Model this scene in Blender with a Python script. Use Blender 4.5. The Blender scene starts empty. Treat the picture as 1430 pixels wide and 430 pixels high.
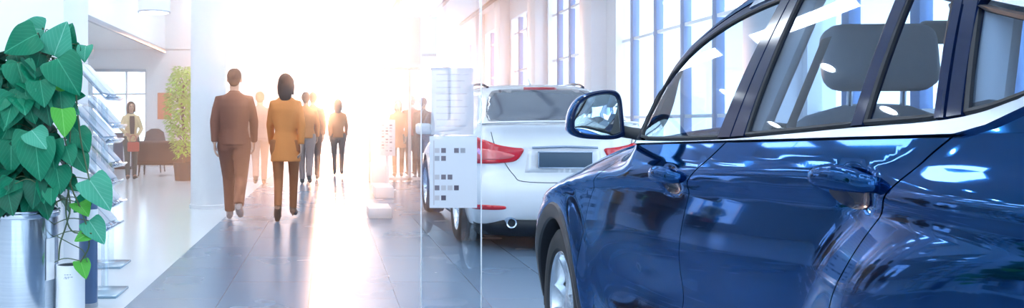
import bpy, bmesh, math, random
import numpy as np
from mathutils import Vector, Matrix, Quaternion
from mathutils.geometry import delaunay_2d_cdt
from mathutils.bvhtree import BVHTree
random.seed(7)
C = bpy.context.scene.collection
R = math.radians
F = 1148.0; CX = 460.0; CY = 172.0; CAMZ = 1.2      # the lens: focal length in pixels, principal point

def at(px, py, Y):
    """point of the place at depth Y seen in direction (px, py)"""
    return Vector(((px-CX)/F*Y, Y, CAMZ-(py-CY)/F*Y))

# ------------------------------------------------------------------ materials
def mat(name, col, rough=.5, metal=0., coat=0., emis=None, es=0., spec=.5, trans=0., alpha=1., ior=1.5, coatr=.03):
    m = bpy.data.materials.new(name); m.use_nodes = True
    b = m.node_tree.nodes['Principled BSDF']
    b.inputs['Base Color'].default_value = (*col, 1)
    b.inputs['Roughness'].default_value = rough; b.inputs['Metallic'].default_value = metal
    b.inputs['Coat Weight'].default_value = coat; b.inputs['Coat Roughness'].default_value = coatr
    b.inputs['Specular IOR Level'].default_value = spec; b.inputs['IOR'].default_value = ior
    b.inputs['Transmission Weight'].default_value = trans; b.inputs['Alpha'].default_value = alpha
    if emis: b.inputs['Emission Color'].default_value = (*emis, 1); b.inputs['Emission Strength'].default_value = es
    return m

def noise_mat(name, c1, c2, scale=8, rough=.5, metal=0., bump=0., coat=0., detail=3., stretch=None, spec=.5):
    m = mat(name, c1, rough, metal, coat, spec=spec); nt = m.node_tree; b = nt.nodes['Principled BSDF']
    tc = nt.nodes.new('ShaderNodeTexCoord'); n = nt.nodes.new('ShaderNodeTexNoise'); n.inputs['Scale'].default_value = scale
    n.inputs['Detail'].default_value = detail
    mp = nt.nodes.new('ShaderNodeMapping'); nt.links.new(tc.outputs['Object'], mp.inputs[0]); nt.links.new(mp.outputs[0], n.inputs['Vector'])
    if stretch: mp.inputs['Scale'].default_value = stretch
    mx = nt.nodes.new('ShaderNodeMix'); mx.data_type = 'RGBA'
    mx.inputs['A'].default_value = (*c1, 1); mx.inputs['B'].default_value = (*c2, 1)
    nt.links.new(n.outputs['Fac'], mx.inputs['Factor']); nt.links.new(mx.outputs['Result'], b.inputs['Base Color'])
    if bump:
        bp = nt.nodes.new('ShaderNodeBump'); bp.inputs['Strength'].default_value = bump; bp.inputs['Distance'].default_value = .01
        nt.links.new(n.outputs['Fac'], bp.inputs['Height']); nt.links.new(bp.outputs[0], b.inputs['Normal'])
    return m

def glass_mat(name, tint, fac_min=.04, rough=0., ior=1.5):
    """thin pane: a tinted see-through sheet with a fresnel reflection"""
    m = bpy.data.materials.new(name); m.use_nodes = True; nt = m.node_tree; nt.nodes.clear()
    o = nt.nodes.new('ShaderNodeOutputMaterial'); t = nt.nodes.new('ShaderNodeBsdfTransparent'); g = nt.nodes.new('ShaderNodeBsdfGlossy')
    mx = nt.nodes.new('ShaderNodeMixShader'); fr = nt.nodes.new('ShaderNodeFresnel'); fr.inputs[0].default_value = ior
    ad = nt.nodes.new('ShaderNodeMath'); ad.operation = 'ADD'; ad.inputs[1].default_value = fac_min; ad.use_clamp = True
    t.inputs[0].default_value = (*tint, 1); g.inputs[0].default_value = (.9, .95, 1, 1); g.inputs['Roughness'].default_value = rough
    ge = nt.nodes.new('ShaderNodeNewGeometry'); mr = nt.nodes.new('ShaderNodeMapRange'); mr.inputs['To Min'].default_value = ior; mr.inputs['To Max'].default_value = 1/ior
    nt.links.new(ge.outputs['Backfacing'], mr.inputs['Value']); nt.links.new(mr.outputs[0], fr.inputs[0])     # a thin sheet reflects alike from both sides
    nt.links.new(fr.outputs[0], ad.inputs[0]); nt.links.new(ad.outputs[0], mx.inputs[0]); nt.links.new(t.outputs[0], mx.inputs[1]); nt.links.new(g.outputs[0], mx.inputs[2])
    nt.links.new(mx.outputs[0], o.inputs[0])
    return m

M = {}
M['navy'] = mat('navy_paint', (.0055, .046, .15), .055, .92, .25, coatr=.008)
M['navy'].node_tree.nodes['Principled BSDF'].inputs['Specular Tint'].default_value = (.34, .58, .95, 1)
M['navy'].node_tree.nodes['Principled BSDF'].inputs['Coat IOR'].default_value = 1.42
M['black_gloss'] = mat('black_gloss', (.004, .012, .05), .10, 0, 0, spec=.22)
M['black'] = mat('black_plastic', (.012, .016, .024), .5)
M['rubber'] = noise_mat('tyre_rubber', (.012, .014, .018), (.02, .022, .028), 30, .7)
M['seal'] = mat('rubber_seal', (.006, .01, .018), .6)
M['chrome'] = mat('satin_chrome', (.55, .63, .74), .2, 1)
M['alloy'] = mat('wheel_alloy', (.62, .68, .75), .25, 1)
M['steel'] = mat('disc_steel', (.3, .32, .35), .35, 1)
M['car_glass'] = glass_mat('car_glass', (.70, .80, .90), .015, .02)
M['mirror'] = mat('mirror_silver', (.75, .88, .92), .01, 1)
M['leather'] = noise_mat('seat_leather', (.17, .23, .31), (.20, .26, .34), 40, .5, bump=.1)
M['trim_dark'] = noise_mat('interior_trim', (.02, .035, .055), (.025, .04, .065), 60, .6, bump=.1)
M['headlining'] = mat('headlining', (.30, .36, .44), .9)
M['white_paint'] = mat('white_paint', (.84, .86, .90), .25, 0, 1.)
M['dark_glass'] = mat('dark_car_glass', (.12, .14, .18), .06, 0, .8)
M['red_lamp'] = mat('red_lamp', (.62, .015, .03), .12, 0, 1.)
M['red_lamp2'] = mat('pink_lamp', (.75, .16, .16), .15, 0, 1.)
M['plate'] = mat('plate_blue_grey', (.05, .09, .14), .35)
M['under'] = mat('underbody', (.02, .03, .045), .7)

# ------------------------------------------------------------------ object helpers
def tag(o, label=None, cat=None, group=None, kind=None):
    if label: o['label'] = label
    if cat: o['category'] = cat
    if group: o['group'] = group
    if kind: o['kind'] = kind
    return o
def thing(name, label, cat, loc=(0, 0, 0), rz=0, group=None, parent=None):
    o = bpy.data.objects.new(name, None); C.objects.link(o); o.location = loc; o.rotation_euler = (0, 0, rz); o.empty_display_size = .1
    return tag(o, label, cat, group)
def smooth(me, ang=35):
    for p in me.polygons: p.use_smooth = True
    try: me.set_sharp_from_angle(angle=R(ang))
    except Exception: pass
def obj(name, bm, m, parent=None, sm=35, loc=None):
    me = bpy.data.meshes.new(name); bm.to_mesh(me); bm.free()
    for k in (m if isinstance(m, (list, tuple)) else [m]): me.materials.append(k if not isinstance(k, str) else M[k])
    if sm: smooth(me, sm)
    o = bpy.data.objects.new(name, me); C.objects.link(o)
    if parent: o.parent = parent
    if loc is not None: o.location = loc
    return o
def struct(name, bm, m, label=None):
    o = obj(name, bm, m, None, 30); o['kind'] = 'structure'
    if label: o['label'] = label
    return o
def box(bm, x0, x1, y0, y1, z0, z1, bev=0., seg=2, mi=0):
    r = bmesh.ops.create_cube(bm, size=1)
    vs = r['verts']
    for v in vs: v.co = Vector(((x0+x1)/2+v.co.x*(x1-x0), (y0+y1)/2+v.co.y*(y1-y0), (z0+z1)/2+v.co.z*(z1-z0)))
    fs = set(f for v in vs for f in v.link_faces)
    for f in fs: f.material_index = mi
    if bev: bmesh.ops.bevel(bm, geom=list(set(e for v in vs for e in v.link_edges)), offset=bev, segments=seg, profile=.5, affect='EDGES')
    return bm
def nb(): return bmesh.new()
def rbox(bm, size, loc, rot=(0, 0, 0), bev=.02, seg=3):
    t = bmesh.new(); box(t, -size[0]/2, size[0]/2, -size[1]/2, size[1]/2, -size[2]/2, size[2]/2, bev, seg)
    from mathutils import Euler
    mt = Matrix.Translation(loc) @ Euler([R(a) for a in rot]).to_matrix().to_4x4()
    bmesh.ops.transform(t, matrix=mt, verts=t.verts)
    join(bm, t); return bm
def join(bm, t):
    me = bpy.data.meshes.new('tmp'); t.to_mesh(me); t.free(); bm.from_mesh(me); bpy.data.meshes.remove(me)
def tube(bm, pts, rad, n=10, ex=1., side=None, cap=True):
    """loft of ellipses along points; rad: number, list of numbers or list of (a, b); side = direction of the a axis"""
    pts = [Vector(p) for p in pts]; rings = []; prev = None
    if not isinstance(rad, list): rad = [rad]*len(pts)
    for i, p in enumerate(pts):
        d = (pts[min(i+1, len(pts)-1)]-pts[max(i-1, 0)])
        d = d.normalized() if d.length > 1e-9 else Vector((0, 0, 1))
        s = Vector(side) if side else (prev if prev else (Vector((1, 0, 0)) if abs(d.x) < .9 else Vector((0, 1, 0))))
        s = (s-d*s.dot(d)).normalized(); prev = s; t = d.cross(s)
        a, b = rad[i] if isinstance(rad[i], (tuple, list)) else (rad[i], rad[i])
        rings.append([bm.verts.new(p+s*a*math.cos(2*math.pi*k/n)+t*b*math.sin(2*math.pi*k/n)) for k in range(n)])
    for a, b in zip(rings, rings[1:]):
        for k in range(n): bm.faces.new((a[k], a[(k+1) % n], b[(k+1) % n], b[k]))
    if cap: bm.faces.new(rings[0][::-1]); bm.faces.new(rings[-1])
    return rings
def lathe(bm, prof, n=32, mt=None, mi=0):
    """spin (r, z) profile about z"""
    rings = []; vs = []
    for r, z in prof:
        if r < 1e-6: rings.append([bm.verts.new((0, 0, z))])
        else: rings.append([bm.verts.new((r*math.cos(2*math.pi*k/n), r*math.sin(2*math.pi*k/n), z)) for k in range(n)])
        vs += rings[-1]
    for a, b in zip(rings, rings[1:]):
        for k in range(n):
            q = (k+1) % n
            if len(a) == 1 and len(b) == 1: continue
            if len(a) == 1: f = bm.faces.new((a[0], b[q], b[k]))
            elif len(b) == 1: f = bm.faces.new((a[k], a[q], b[0]))
            else: f = bm.faces.new((a[k], a[q], b[q], b[k]))
            f.material_index = mi
    if mt: bmesh.ops.transform(bm, matrix=mt, verts=vs)
    return bm
def sphere(bm, c, r, seg=16, rot=None):
    q = bmesh.ops.create_uvsphere(bm, u_segments=seg, v_segments=max(6, seg//2), radius=1)
    m = Matrix.Translation(c) @ (rot.to_4x4() if rot else Matrix.Identity(4)) @ Matrix.Diagonal((*(r if isinstance(r, (tuple, list)) else (r, r, r)), 1))
    bmesh.ops.transform(bm, matrix=m, verts=q['verts'])
def cr(pts, n=8, closed=False):
    """Catmull-Rom samples through points (any dimension)"""
    P = [np.array(p, float) for p in pts]; out = []
    for i in range(len(P)-1):
        p0 = P[i-1] if i > 0 else 2*P[0]-P[1]; p1 = P[i]; p2 = P[i+1]; p3 = P[i+2] if i+2 < len(P) else 2*P[-1]-P[-2]
        for k in range(n):
            t = k/n; out.append(tuple(.5*((2*p1)+(-p0+p2)*t+(2*p0-5*p1+4*p2-p3)*t*t+(-p0+3*p1-3*p2+p3)*t**3)))
    out.append(tuple(P[-1])); return out
def interp(x, xs, ys): return float(np.interp(x, xs, ys))
def sinterp(xs, ys):
    """smooth (cubic hermite) interpolation of a table, vectorised"""
    xs = np.array(xs, float); ys = np.array(ys, float); m = np.gradient(ys, xs)
    def f(x):
        x = np.clip(np.asarray(x, float), xs[0], xs[-1]); i = np.clip(np.searchsorted(xs, x)-1, 0, len(xs)-2)
        h = xs[i+1]-xs[i]; t = (x-xs[i])/h
        return (2*t**3-3*t**2+1)*ys[i]+(t**3-2*t**2+t)*h*m[i]+(-2*t**3+3*t**2)*ys[i+1]+(t**3-t**2)*h*m[i+1]
    return f
def bake(o):
    dg = bpy.context.evaluated_depsgraph_get(); dg.update()
    me = bpy.data.meshes.new_from_object(o.evaluated_get(dg)); o.modifiers.clear(); old = o.data; o.data = me; bpy.data.meshes.remove(old); return o
def in_poly(p, poly):
    x, y = p; c = False; j = len(poly)-1
    for i in range(len(poly)):
        a, b = poly[i], poly[j]
        if (a[1] > y) != (b[1] > y) and x < (b[0]-a[0])*(y-a[1])/(b[1]-a[1])+a[0]: c = not c
        j = i
    return c
def densify(poly, h):
    out = []
    for i, a in enumerate(poly):
        b = poly[(i+1) % len(poly)]; d = math.dist(a, b)
        if d < 1e-6: continue
        n = max(1, int(math.ceil(d/h)))
        for k in range(n): out.append((a[0]+(b[0]-a[0])*k/n, a[1]+(b[1]-a[1])*k/n))
    return out
def area2(p): return sum(p[i][0]*p[(i+1) % len(p)][1]-p[(i+1) % len(p)][0]*p[i][1] for i in range(len(p)))
def shrink_poly(p, s):
    if area2(p) < 0: p = p[::-1]
    out = []
    for i in range(len(p)):
        a = np.array(p[i-1]); b = np.array(p[i]); c = np.array(p[(i+1) % len(p)])
        d1 = (b-a)/max(1e-9, np.linalg.norm(b-a)); d2 = (c-b)/max(1e-9, np.linalg.norm(c-b))
        n = np.array([-d1[1]-d2[1], d1[0]+d2[0]]); n /= max(.3, np.linalg.norm(n)); out.append(tuple(b+n*s))
    return out
def fill(poly, h):
    """triangles of the inside of a polygon on an even grid"""
    if area2(poly) < 0: poly = poly[::-1]
    b = densify(poly, h); xs = [p[0] for p in b]; ys = [p[1] for p in b]; pts = list(b); B = np.array(b)
    gx, gy = np.meshgrid(np.arange(math.floor(min(xs)/h)*h, max(xs), h), np.arange(math.floor(min(ys)/h)*h, max(ys), h)); gx = gx.ravel(); gy = gy.ravel()
    B2 = np.roll(B, 1, 0); ins = np.zeros(len(gx), bool)
    for (ax, ay), (bx, by) in zip(B, B2):
        if ay != by: ins ^= ((ay > gy) != (by > gy)) & (gx < (bx-ax)*(gy-ay)/(by-ay)+ax)
    gx = gx[ins]; gy = gy[ins]
    if len(gx):
        k = ((B[:, 0][None]-gx[:, None])**2+(B[:, 1][None]-gy[:, None])**2).min(1) > (.45*h)**2
        pts += [tuple(q) for q in zip(gx[k].tolist(), gy[k].tolist())]
    n = len(b)
    vs, es, fs, *_ = delaunay_2d_cdt([Vector(p) for p in pts], [], [list(range(n))], 1, 1e-7)
    return [tuple(v) for v in vs], [tuple(f) for f in fs], n

# ================================================================== the dark blue car
# car frame: X runs rearward from the front wheel, l inboard from the left side plane, z up; object frame is (l, -X, z)
TH = R(3.43); CARP = Vector((1.008, 3.674, 0)); WID = 1.88
def zb(X): return 1.118+.0335*(X-.6)+.0*X                                   # belt line
ztop_t = sinterp([-.95, -.7, -.35, -.1, .25, .6, .92, 4], [.70, .80, .92, .985, 1.062, 1.112, 1.132, 1.128])
zc_t = sinterp([-.9, -.3, .4, .9, 1.5, 2.14, 2.4, 2.9, 3.7], [.74, .86, .975, 1.02, 1.052, 1.085, 1.092, 1.095, 1.09])
zl_t = sinterp([-.9, 0, .6, 1.3, 2.0, 2.6, 3.7], [.55, .56, .56, .60, .68, .78, .82])
def sst(x): x = np.clip(x, 0, 1); return x*x*(3-2*x)
def S(X, z):
    X = np.asarray(X, float); z = np.asarray(z, float)
    zt = np.where(X < .92, ztop_t(X), zb(X)); zc = zc_t(X); d = zc-z
    s = .026*np.clip((z-.78)/.40, 0, 2)**2+.055*np.clip((.72-z)/.42, 0, 2)**2
    s = s+.20*np.clip(-d, 0, 1)*sst(-d/.05)                                     # shoulder leans in above the crease
    s = s+.024*sst(d/.045)*np.exp(-np.clip(d, 0, 2)/.20)                        # undercut below it
    dl = z-zl_t(X); amp = sst((X-.5)/.6)
    s = s+.030*amp*np.exp(-((dl-.10)/.10)**2)-.020*amp*np.exp(-((dl+.04)/.055)**2)      # lower feature line
    rf = np.hypot(X, z-.37); s = s-.022*np.exp(-((rf-.50)/.085)**2)
    rr = np.hypot(X-2.81, z-.37); s = s-.066*sst((.90-rr)/.26)                    # rear haunch
    s = s+.50*np.clip((-.35-X)/.6, 0, 2)**2+.30*np.clip((X-3.25)/.45, 0, 2)**2
    fr = sst((1.05-X)/.35); s = s+.13*fr*np.clip((z-(zt-.15))/.15, 0, 1.3)**2.6
    s = s+.012*np.exp(-(((X-1.40)/.070)**2+((z-1.040)/.032)**2)**2)+.014*np.exp(-(((X-2.265)/.070)**2+((z-1.087)/.034)**2)**2)  # handle cups
    return s
zE_t = sinterp([.55, .75, .86, 1.034, 1.243, 1.5, 1.8, 2.1, 2.5, 3.0, 3.4, 3.6], [1.10, 1.225, 1.317, 1.440, 1.53, 1.585, 1.62, 1.63, 1.605, 1.54, 1.45, 1.38])
def G(X, z):
    X = np.asarray(X, float); z = np.asarray(z, float); d = np.clip(z-zb(X), 0, 2)
    b = S(X, np.minimum(z, zb(X)))
    return b+.42*d+.25*d*d+.9*np.clip(z-(zE_t(X)-.06), 0, .2)**1.6
def surf_obj(name, poly, f, m, parent, h=.02, off=0., flange=.014, shrink=.0022, mirror=False):
    p = shrink_poly([tuple(q) for q in densify(poly, h)], shrink) if shrink else poly
    vs, fs, n = fill(p, h); A = np.array(vs); X, z = A[:, 0], A[:, 1]; e = 1e-3
    l = f(X, z)+off; lx = (f(X+e, z)-f(X-e, z))/(2*e); lz = (f(X, z+e)-f(X, z-e))/(2*e)
    N = np.stack([-np.ones_like(l), -lx, lz], 1); N /= np.linalg.norm(N, axis=1)[:, None]
    P = np.stack([l, -X, z], 1)
    if mirror: P[:, 0] = WID-P[:, 0]; N[:, 0] *= -1
    faces = []; Pa = list(map(tuple, P)); Na = list(map(tuple, N))
    for t in fs:
        q = list(t); a, b, c = (P[i] for i in q[:3])
        if np.dot(np.cross(b-a, c-a), N[q[0]]) < 0: q = q[::-1]
        faces.append(q)
    if flange:
        # boundary edges -> a short return inward
        cnt = {}
        for q in faces:
            for i in range(len(q)): k = (q[i], q[(i+1) % len(q)]); cnt[k] = 1
        for (a, b) in [k for k in cnt if (k[1], k[0]) not in cnt]:
            i0 = len(Pa); d = P[b]-P[a]; nn = np.cross(d, N[a]); nn /= max(1e-9, np.linalg.norm(nn))
            for j in (a, b): Pa.append(tuple(P[j])); Na.append(tuple(nn))
            for j in (b, a): Pa.append(tuple(P[j]-N[j]*flange)); Na.append(tuple(nn))
            faces.append([i0+1, i0, i0+3, i0+2])
    me = bpy.data.meshes.new(name); me.from_pydata(Pa, [], faces); me.materials.append(M[m] if isinstance(m, str) else m)
    for pl in me.polygons: pl.use_smooth = True
    me.normals_split_custom_set_from_vertices(Na)
    o = bpy.data.objects.new(name, me); C.objects.link(o); o.parent = parent; return o
def L2(f, X, z, off=0., mirror=False):
    l = float(f(X, z))+off
    return Vector((WID-l if mirror else l, -X, z))
def strip_tube(bm, pts, f, off, rad, n=8, mirror=False): tube(bm, [L2(f, X, z, off, mirror) for X, z in pts], rad, n, side=(0, 0, 1) if isinstance(rad, tuple) else None)

gapF = cr([(.935, 1.135), (.84, 1.10), (.741, 1.047), (.60, .975), (.53, .90), (.48, .77), (.455, .62), (.444, .40)], 5)      # fender / door
gapB = cr([(1.715, 1.156), (1.66, 1.122), (1.597, 1.086), (1.525, 1.03), (1.500, .957), (1.47, .80), (1.44, .62), (1.42, .40)], 5)
gapR = cr([(2.49, 1.182), (2.46, 1.155), (2.434, 1.126), (2.373, 1.066), (2.306, .963), (2.253, .88), (2.235, .75), (2.23, .6), (2.215, .40)], 5)
def arc(cx, cz, r, a0, a1, n=24): return [(cx+r*math.cos(R(a0+(a1-a0)*k/n)), cz+r*math.sin(R(a0+(a1-a0)*k/n))) for k in range(n+1)]
def belt(x0, x1, n=16, dz=0.): return [(x0+(x1-x0)*k/n, zb(x0+(x1-x0)*k/n)+dz) for k in range(n+1)]
dlo_up = cr([(1.00, 1.165), (.965, 1.225), (.985, 1.30), (1.05, 1.385), (1.186, 1.463), (1.414, 1.513), (1.70, 1.525), (2.0, 1.492), (2.2, 1.450), (2.39, 1.395), (2.52, 1.360), (2.72, 1.310), (2.80, 1.285)], 6)
dlo_lo = cr([(1.00, 1.150), (1.25, 1.152), (1.645, 1.163), (2.0, 1.182), (2.243, 1.197), (2.42, 1.206), (2.525, 1.217), (2.60, 1.236), (2.70, 1.262), (2.80, 1.285)], 6)
up_x = np.array([p[0] for p in dlo_up[10:]]); up_z = np.array([p[1] for p in dlo_up[10:]])
lo_x = np.array([p[0] for p in dlo_lo]); lo_z = np.array([p[1] for p in dlo_lo])
def zup(X): return float(np.interp(X, up_x, up_z))
def zlo(X): return float(np.interp(X, lo_x, lo_z))

def make_wheel(root, name='wheel', rad=.37, w=.235, inset=.0, spokes=5):
    """wheel about the x axis, outer face towards -x"""
    wr = bpy.data.objects.new(name, None); C.objects.link(wr); wr.parent = root
    rot = Matrix.Rotation(R(-90), 4, 'Y')
    r0 = rad*.69
    bm = nb(); hw = w/2
    lathe(bm, [(r0, -hw*.8), (r0+.012, -hw*.95), (rad*.86, -hw), (rad*.96, -hw*.86), (rad*.992, -hw*.6), (rad, 0), (rad*.992, hw*.6), (rad*.96, hw*.86), (rad*.90, hw*.98), (rad*.80, hw*1.0), (r0+.014, hw*.97), (r0, hw*.86), (r0-.004, hw*.8)], 72, rot)
    # shallow circumferential tread grooves
    for z in (-.06, -.02, .02, .06): lathe(bm, [(rad*.994, z-.004), (rad*1.006, z-.002), (rad*1.006, z+.002), (rad*.994, z+.004)], 72, rot)
    obj('tyre', bm, 'rubber', wr)
    bm = nb(); lathe(bm, [(r0+.006, hw*.86), (r0-.002, hw*.90), (r0-.014, hw*.84), (r0-.024, hw*.5), (r0-.03, -hw*.8), (r0, -hw*.8)], 72, rot)
    obj('rim', bm, 'alloy', wr)
    bm = nb()
    for k in range(spokes):
        for sgn in (-1, 1):
            a = 2*math.pi*k/spokes+.31; t = bmesh.new(); n = 8; prev = None
            for i in range(n+1):
                u = i/n; rr = .045+(r0-.055)*u; off = sgn*(.014+.045*u**1.4); zz = hw*(.70-.22*math.sin(math.pi*min(1, u*1.0))*.6+.10*u); ww = .013+.003*u
                ring = [t.verts.new((rr, off+dy, zz+dz)) for dy, dz in ((-ww, -.035), (-ww*.6, 0), (ww*.6, 0), (ww, -.035))]
                if prev:
                    for j in range(4): t.faces.new((prev[j], prev[(j+1) % 4], ring[(j+1) % 4], ring[j]))
                else: t.faces.new(ring[::-1])
                prev = ring
            t.faces.new(prev)
            bmesh.ops.transform(t, matrix=rot @ Matrix.Rotation(a, 4, 'Z'), verts=t.verts); join(bm, t)
    bmesh.ops.recalc_face_normals(bm, faces=bm.faces)
    lathe(bm, [(.07, hw*.40), (.066, hw*.66), (.045, hw*.72), (.03, hw*.70), (0, hw*.72)], 32, rot)
    obj('spokes', bm, 'alloy', wr)
    bm = nb(); lathe(bm, [(0, hw*.1), (.17*rad/.37, hw*.1), (.17*rad/.37, -hw*.1), (0, -hw*.1)], 40, rot); obj('brake_disc', bm, 'steel', wr)
    bm = nb(); lathe(bm, [(0, -hw*.3), (r0-.03, -hw*.3), (r0-.03, -hw*.35), (0, -hw*.35)], 40, rot); obj('wheel_backing', bm, 'under', wr)
    return wr
def copy_tree(o, parent=None):
    c = o.copy(); C.objects.link(c); c.parent = parent
    for ch in list(o.children): copy_tree(ch, c)
    return c

def build_dark_car():
    car = thing('suv_car', 'dark navy blue SUV with chrome window trim filling the right side', 'car', CARP, -TH)
    for mi in (False, True):
        # fender
        top = [(X, float(ztop_t(X))) for X in np.linspace(-.72, .925, 28)]
        front = [(-.72, .40), (-.72, .6)]
        fend = front+top+[q for q in gapF if q[0] < .925]+arc(0, .37, .475, 4, 176, 40)+[(-.48, .36), (-.6, .36)]
        # gapF runs down to z .40; close above the sill
        surf_obj('front_fender', fend, S, 'navy', car, .02, mirror=mi)
        surf_obj('front_door', gapF[::-1]+belt(.99, 1.66, 20)+gapB+[(1.0, .40)], S, 'navy', car, .014, mirror=mi)
        surf_obj('rear_door', [(1.42, .40)]+gapB[::-1]+belt(1.78, 2.44, 16)+gapR, S, 'navy', car, .012, mirror=mi)
        q = gapR[:-3][::-1]+[(2.505, zb(2.5)+.001)]+belt(2.53, 3.62, 20, .006)+[(3.66, .9), (3.68, .40), (3.30, .40)]+arc(2.81, .37, .475, 4, 150, 40)
        surf_obj('rear_quarter_panel', q, S, 'navy', car, .016, mirror=mi)
        # dark inner shell behind the shut lines
        inner = [(-.70, .5)]+[(X, float(ztop_t(X))-.02) for X in np.linspace(-.7, .9, 16)]+belt(.95, 3.6, 20, -.01)+[(3.6, .4)]+arc(2.81, .37, .49, 0, 180, 24)+arc(0, .37, .49, 0, 180, 24)
        surf_obj('door_shut', inner, S, 'seal', car, .05, off=.022, flange=0, mirror=mi)
        sill = [(.47, .25), (.47, .395), (2.32, .395), (2.36, .25)]
        surf_obj('sill_cladding', sill, S, 'black', car, .04, off=-.006, mirror=mi)
        for cx in (0, 2.81):
            bm = nb()                                       # wheel-arch cladding: a band of radius .40 to .475 with a lip
            n = 44; rings = []
            for k in range(n+1):
                a = R(-4+188*k/n); ring = []
                for rr, off in ((.400, .05), (.402, -.004), (.410, -.012), (.440, -.012), (.468, -.008), (.478, .004)):
                    X = cx+rr*math.cos(a); z = .37+rr*math.sin(a); ring.append(bm.verts.new(L2(S, X, max(z, .3), off, mi)))
                rings.append(ring)
            for a, b in zip(rings, rings[1:]):
                for j in range(5): bm.faces.new((a[j], a[j+1], b[j+1], b[j]))
            bmesh.ops.recalc_face_normals(bm, faces=bm.faces)
            obj('wheel_arch_trim', bm, 'black', car)
            bm = nb(); rings = []
            for k in range(n+1):
                a = R(-10+200*k/n); rings.append([bm.verts.new(((WID-l if mi else l), -(cx+.402*math.cos(a)), .37+.402*math.sin(a))) for l in (.03, .15, .42)])
            for a, b in zip(rings, rings[1:]):
                for j in range(2): bm.faces.new((a[j], a[j+1], b[j+1], b[j]))
            obj('wheel_arch_liner', bm, 'black', car)
        # greenhouse
        Xa = [x for x in np.linspace(.62, 3.5, 60)]
        outer = [(X, float(zE_t(X))) for X in Xa]
        # a-pillar triangle + roof side rail, one body-coloured band above the windows
        band_lo = [(p[0], p[1]+.026) for p in dlo_up[12:]]
        band = [(.56, 1.112)]+outer+[(3.5, zb(3.5)+.002)]+[(X, zb(X)+.002) for X in np.linspace(3.3, 2.5, 12)]+[(2.56, 1.200), (2.62, 1.224), (2.72, 1.250), (2.84, 1.290)]+band_lo[::-1]+[(.945, 1.30), (.925, 1.225), (.96, 1.148), (.85, 1.115)]
        surf_obj('roof_side_rail', band, G, 'navy', car, .02, mirror=mi, flange=.02, shrink=0)
        # bright trim: belt strip, kink and upper line
        lo_b = [(X, zb(X)+.003) for X in np.linspace(.93, 2.5, 30)]+[(2.56, 1.198), (2.62, 1.222), (2.72, 1.247), (2.83, 1.288)]
        lo_t = [(p[0], p[1]) for p in dlo_lo][::-1]
        surf_obj('belt_chrome_trim', lo_b+[(2.80, 1.287)]+[(x, z-.001 if x > 2.6 else z-.004) for x, z in lo_t[1:]]+[(.93, 1.14)], G, 'chrome', car, .012, off=-.008, flange=.012, shrink=.0006, mirror=mi)
        upc = [(p[0], p[1]+.024) for p in dlo_up[30:]]; upd = [(p[0], p[1]+.002) for p in dlo_up[30:]]
        surf_obj('upper_chrome_trim', upc+upd[::-1], G, 'chrome', car, .012, off=-.006, flange=.012, shrink=.0004, mirror=mi)
        # black window frame around the glass
        upb = dlo_up
        fr_out = [(p[0]-.028, p[1]+.0) for p in dlo_up[2:12]]+[(p[0], p[1]+.022) for p in dlo_up[12:]]
        def gl(x0, x1, n=14):           # an opening between two leaning posts; x0, x1 = (X at belt, X at top)
            lo = [(x0[0]+(x1[0]-x0[0])*k/n, zlo(x0[0]+(x1[0]-x0[0])*k/n)+.004) for k in range(n+1)]
            up = [(x1[1]+(x0[1]-x1[1])*k/n, zup(x1[1]+(x0[1]-x1[1])*k/n)-.012) for k in range(n+1)]
            return lo+up
        fw = [(1.04, 1.158)]+[(x, zlo(x)+.004) for x in np.linspace(1.1, 1.655, 12)]+[(x, zup(x)-.014) for x in np.linspace(1.60, 1.10, 16)]+[(1.045, 1.36), (1.005, 1.29), (.995, 1.22)]
        rd = gl((1.80, 1.70), (2.215, 2.145)); qt = gl((2.248, 2.18), (2.43, 2.325)); rq = gl((2.49, 2.395), (2.74, 2.72))
        for nm, pl in (('front_window', fw), ('rear_door_window', rd), ('door_quarter_window', qt), ('rear_quarter_window', rq)):
            surf_obj(nm, pl, G, 'car_glass', car, .03, off=.006, flange=0, shrink=0, mirror=mi)
            bm = nb(); pp = densify(pl, .03); pp = [L2(G, x, z, .004, mi) for x, z in pp]; pp.append(pp[0])
            tube(bm, pp, .0055, 6); obj('window_seal', bm, 'seal', car)
        # frames and posts (glossy black)
        fa = [(.965, 1.15), (.94, 1.225), (.965, 1.31), (1.03, 1.40), (1.12, 1.455), (1.186, 1.48)]+[(x, zup(x)+.016) for x in np.linspace(1.25, 1.66, 10)]+[(1.60, zup(1.6)-.014)]+[(x, zup(x)-.014) for x in np.linspace(1.55, 1.10, 14)]+[(1.045, 1.36), (1.005, 1.29), (.995, 1.22), (1.04, 1.158)]
        surf_obj('front_window_frame', fa, G, 'black_gloss', car, .02, off=-.001, flange=.012, shrink=0, mirror=mi)
        surf_obj('door_pillar_front', [(1.655, zlo(1.66)), (1.728, zlo(1.73)), (1.648, zup(1.65)+.016), (1.60, zup(1.6)+.002)], G, 'black_gloss', car, .02, off=-.003, mirror=mi, shrink=.0015)
        surf_obj('door_pillar_rear', [(1.732, zlo(1.73)), (1.80, zlo(1.8)), (1.70, zup(1.7)), (1.652, zup(1.65)+.016)], G, 'black_gloss', car, .02, off=-.003, mirror=mi, shrink=.0015)
        surf_obj('window_divider', [(2.215, zlo(2.21)), (2.248, zlo(2.25)), (2.18, zup(2.18)), (2.145, zup(2.145))], G, 'black_gloss', car, .02, off=-.002, mirror=mi, shrink=0)
        surf_obj('rear_door_window_frame', [(x, zup(x)-.014) for x in np.linspace(1.69, 2.40, 20)]+[(x, zup(x)+.004) for x in np.linspace(2.40, 1.69, 20)], G, 'black_gloss', car, .02, off=-.002, mirror=mi, shrink=0)
        surf_obj('rear_pillar', [(2.43, zlo(2.43)), (2.452, zlo(2.45)), (2.352, zup(2.35)), (2.325, zup(2.325))], G, 'black_gloss', car, .02, off=-.003, mirror=mi, shrink=.001)
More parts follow.
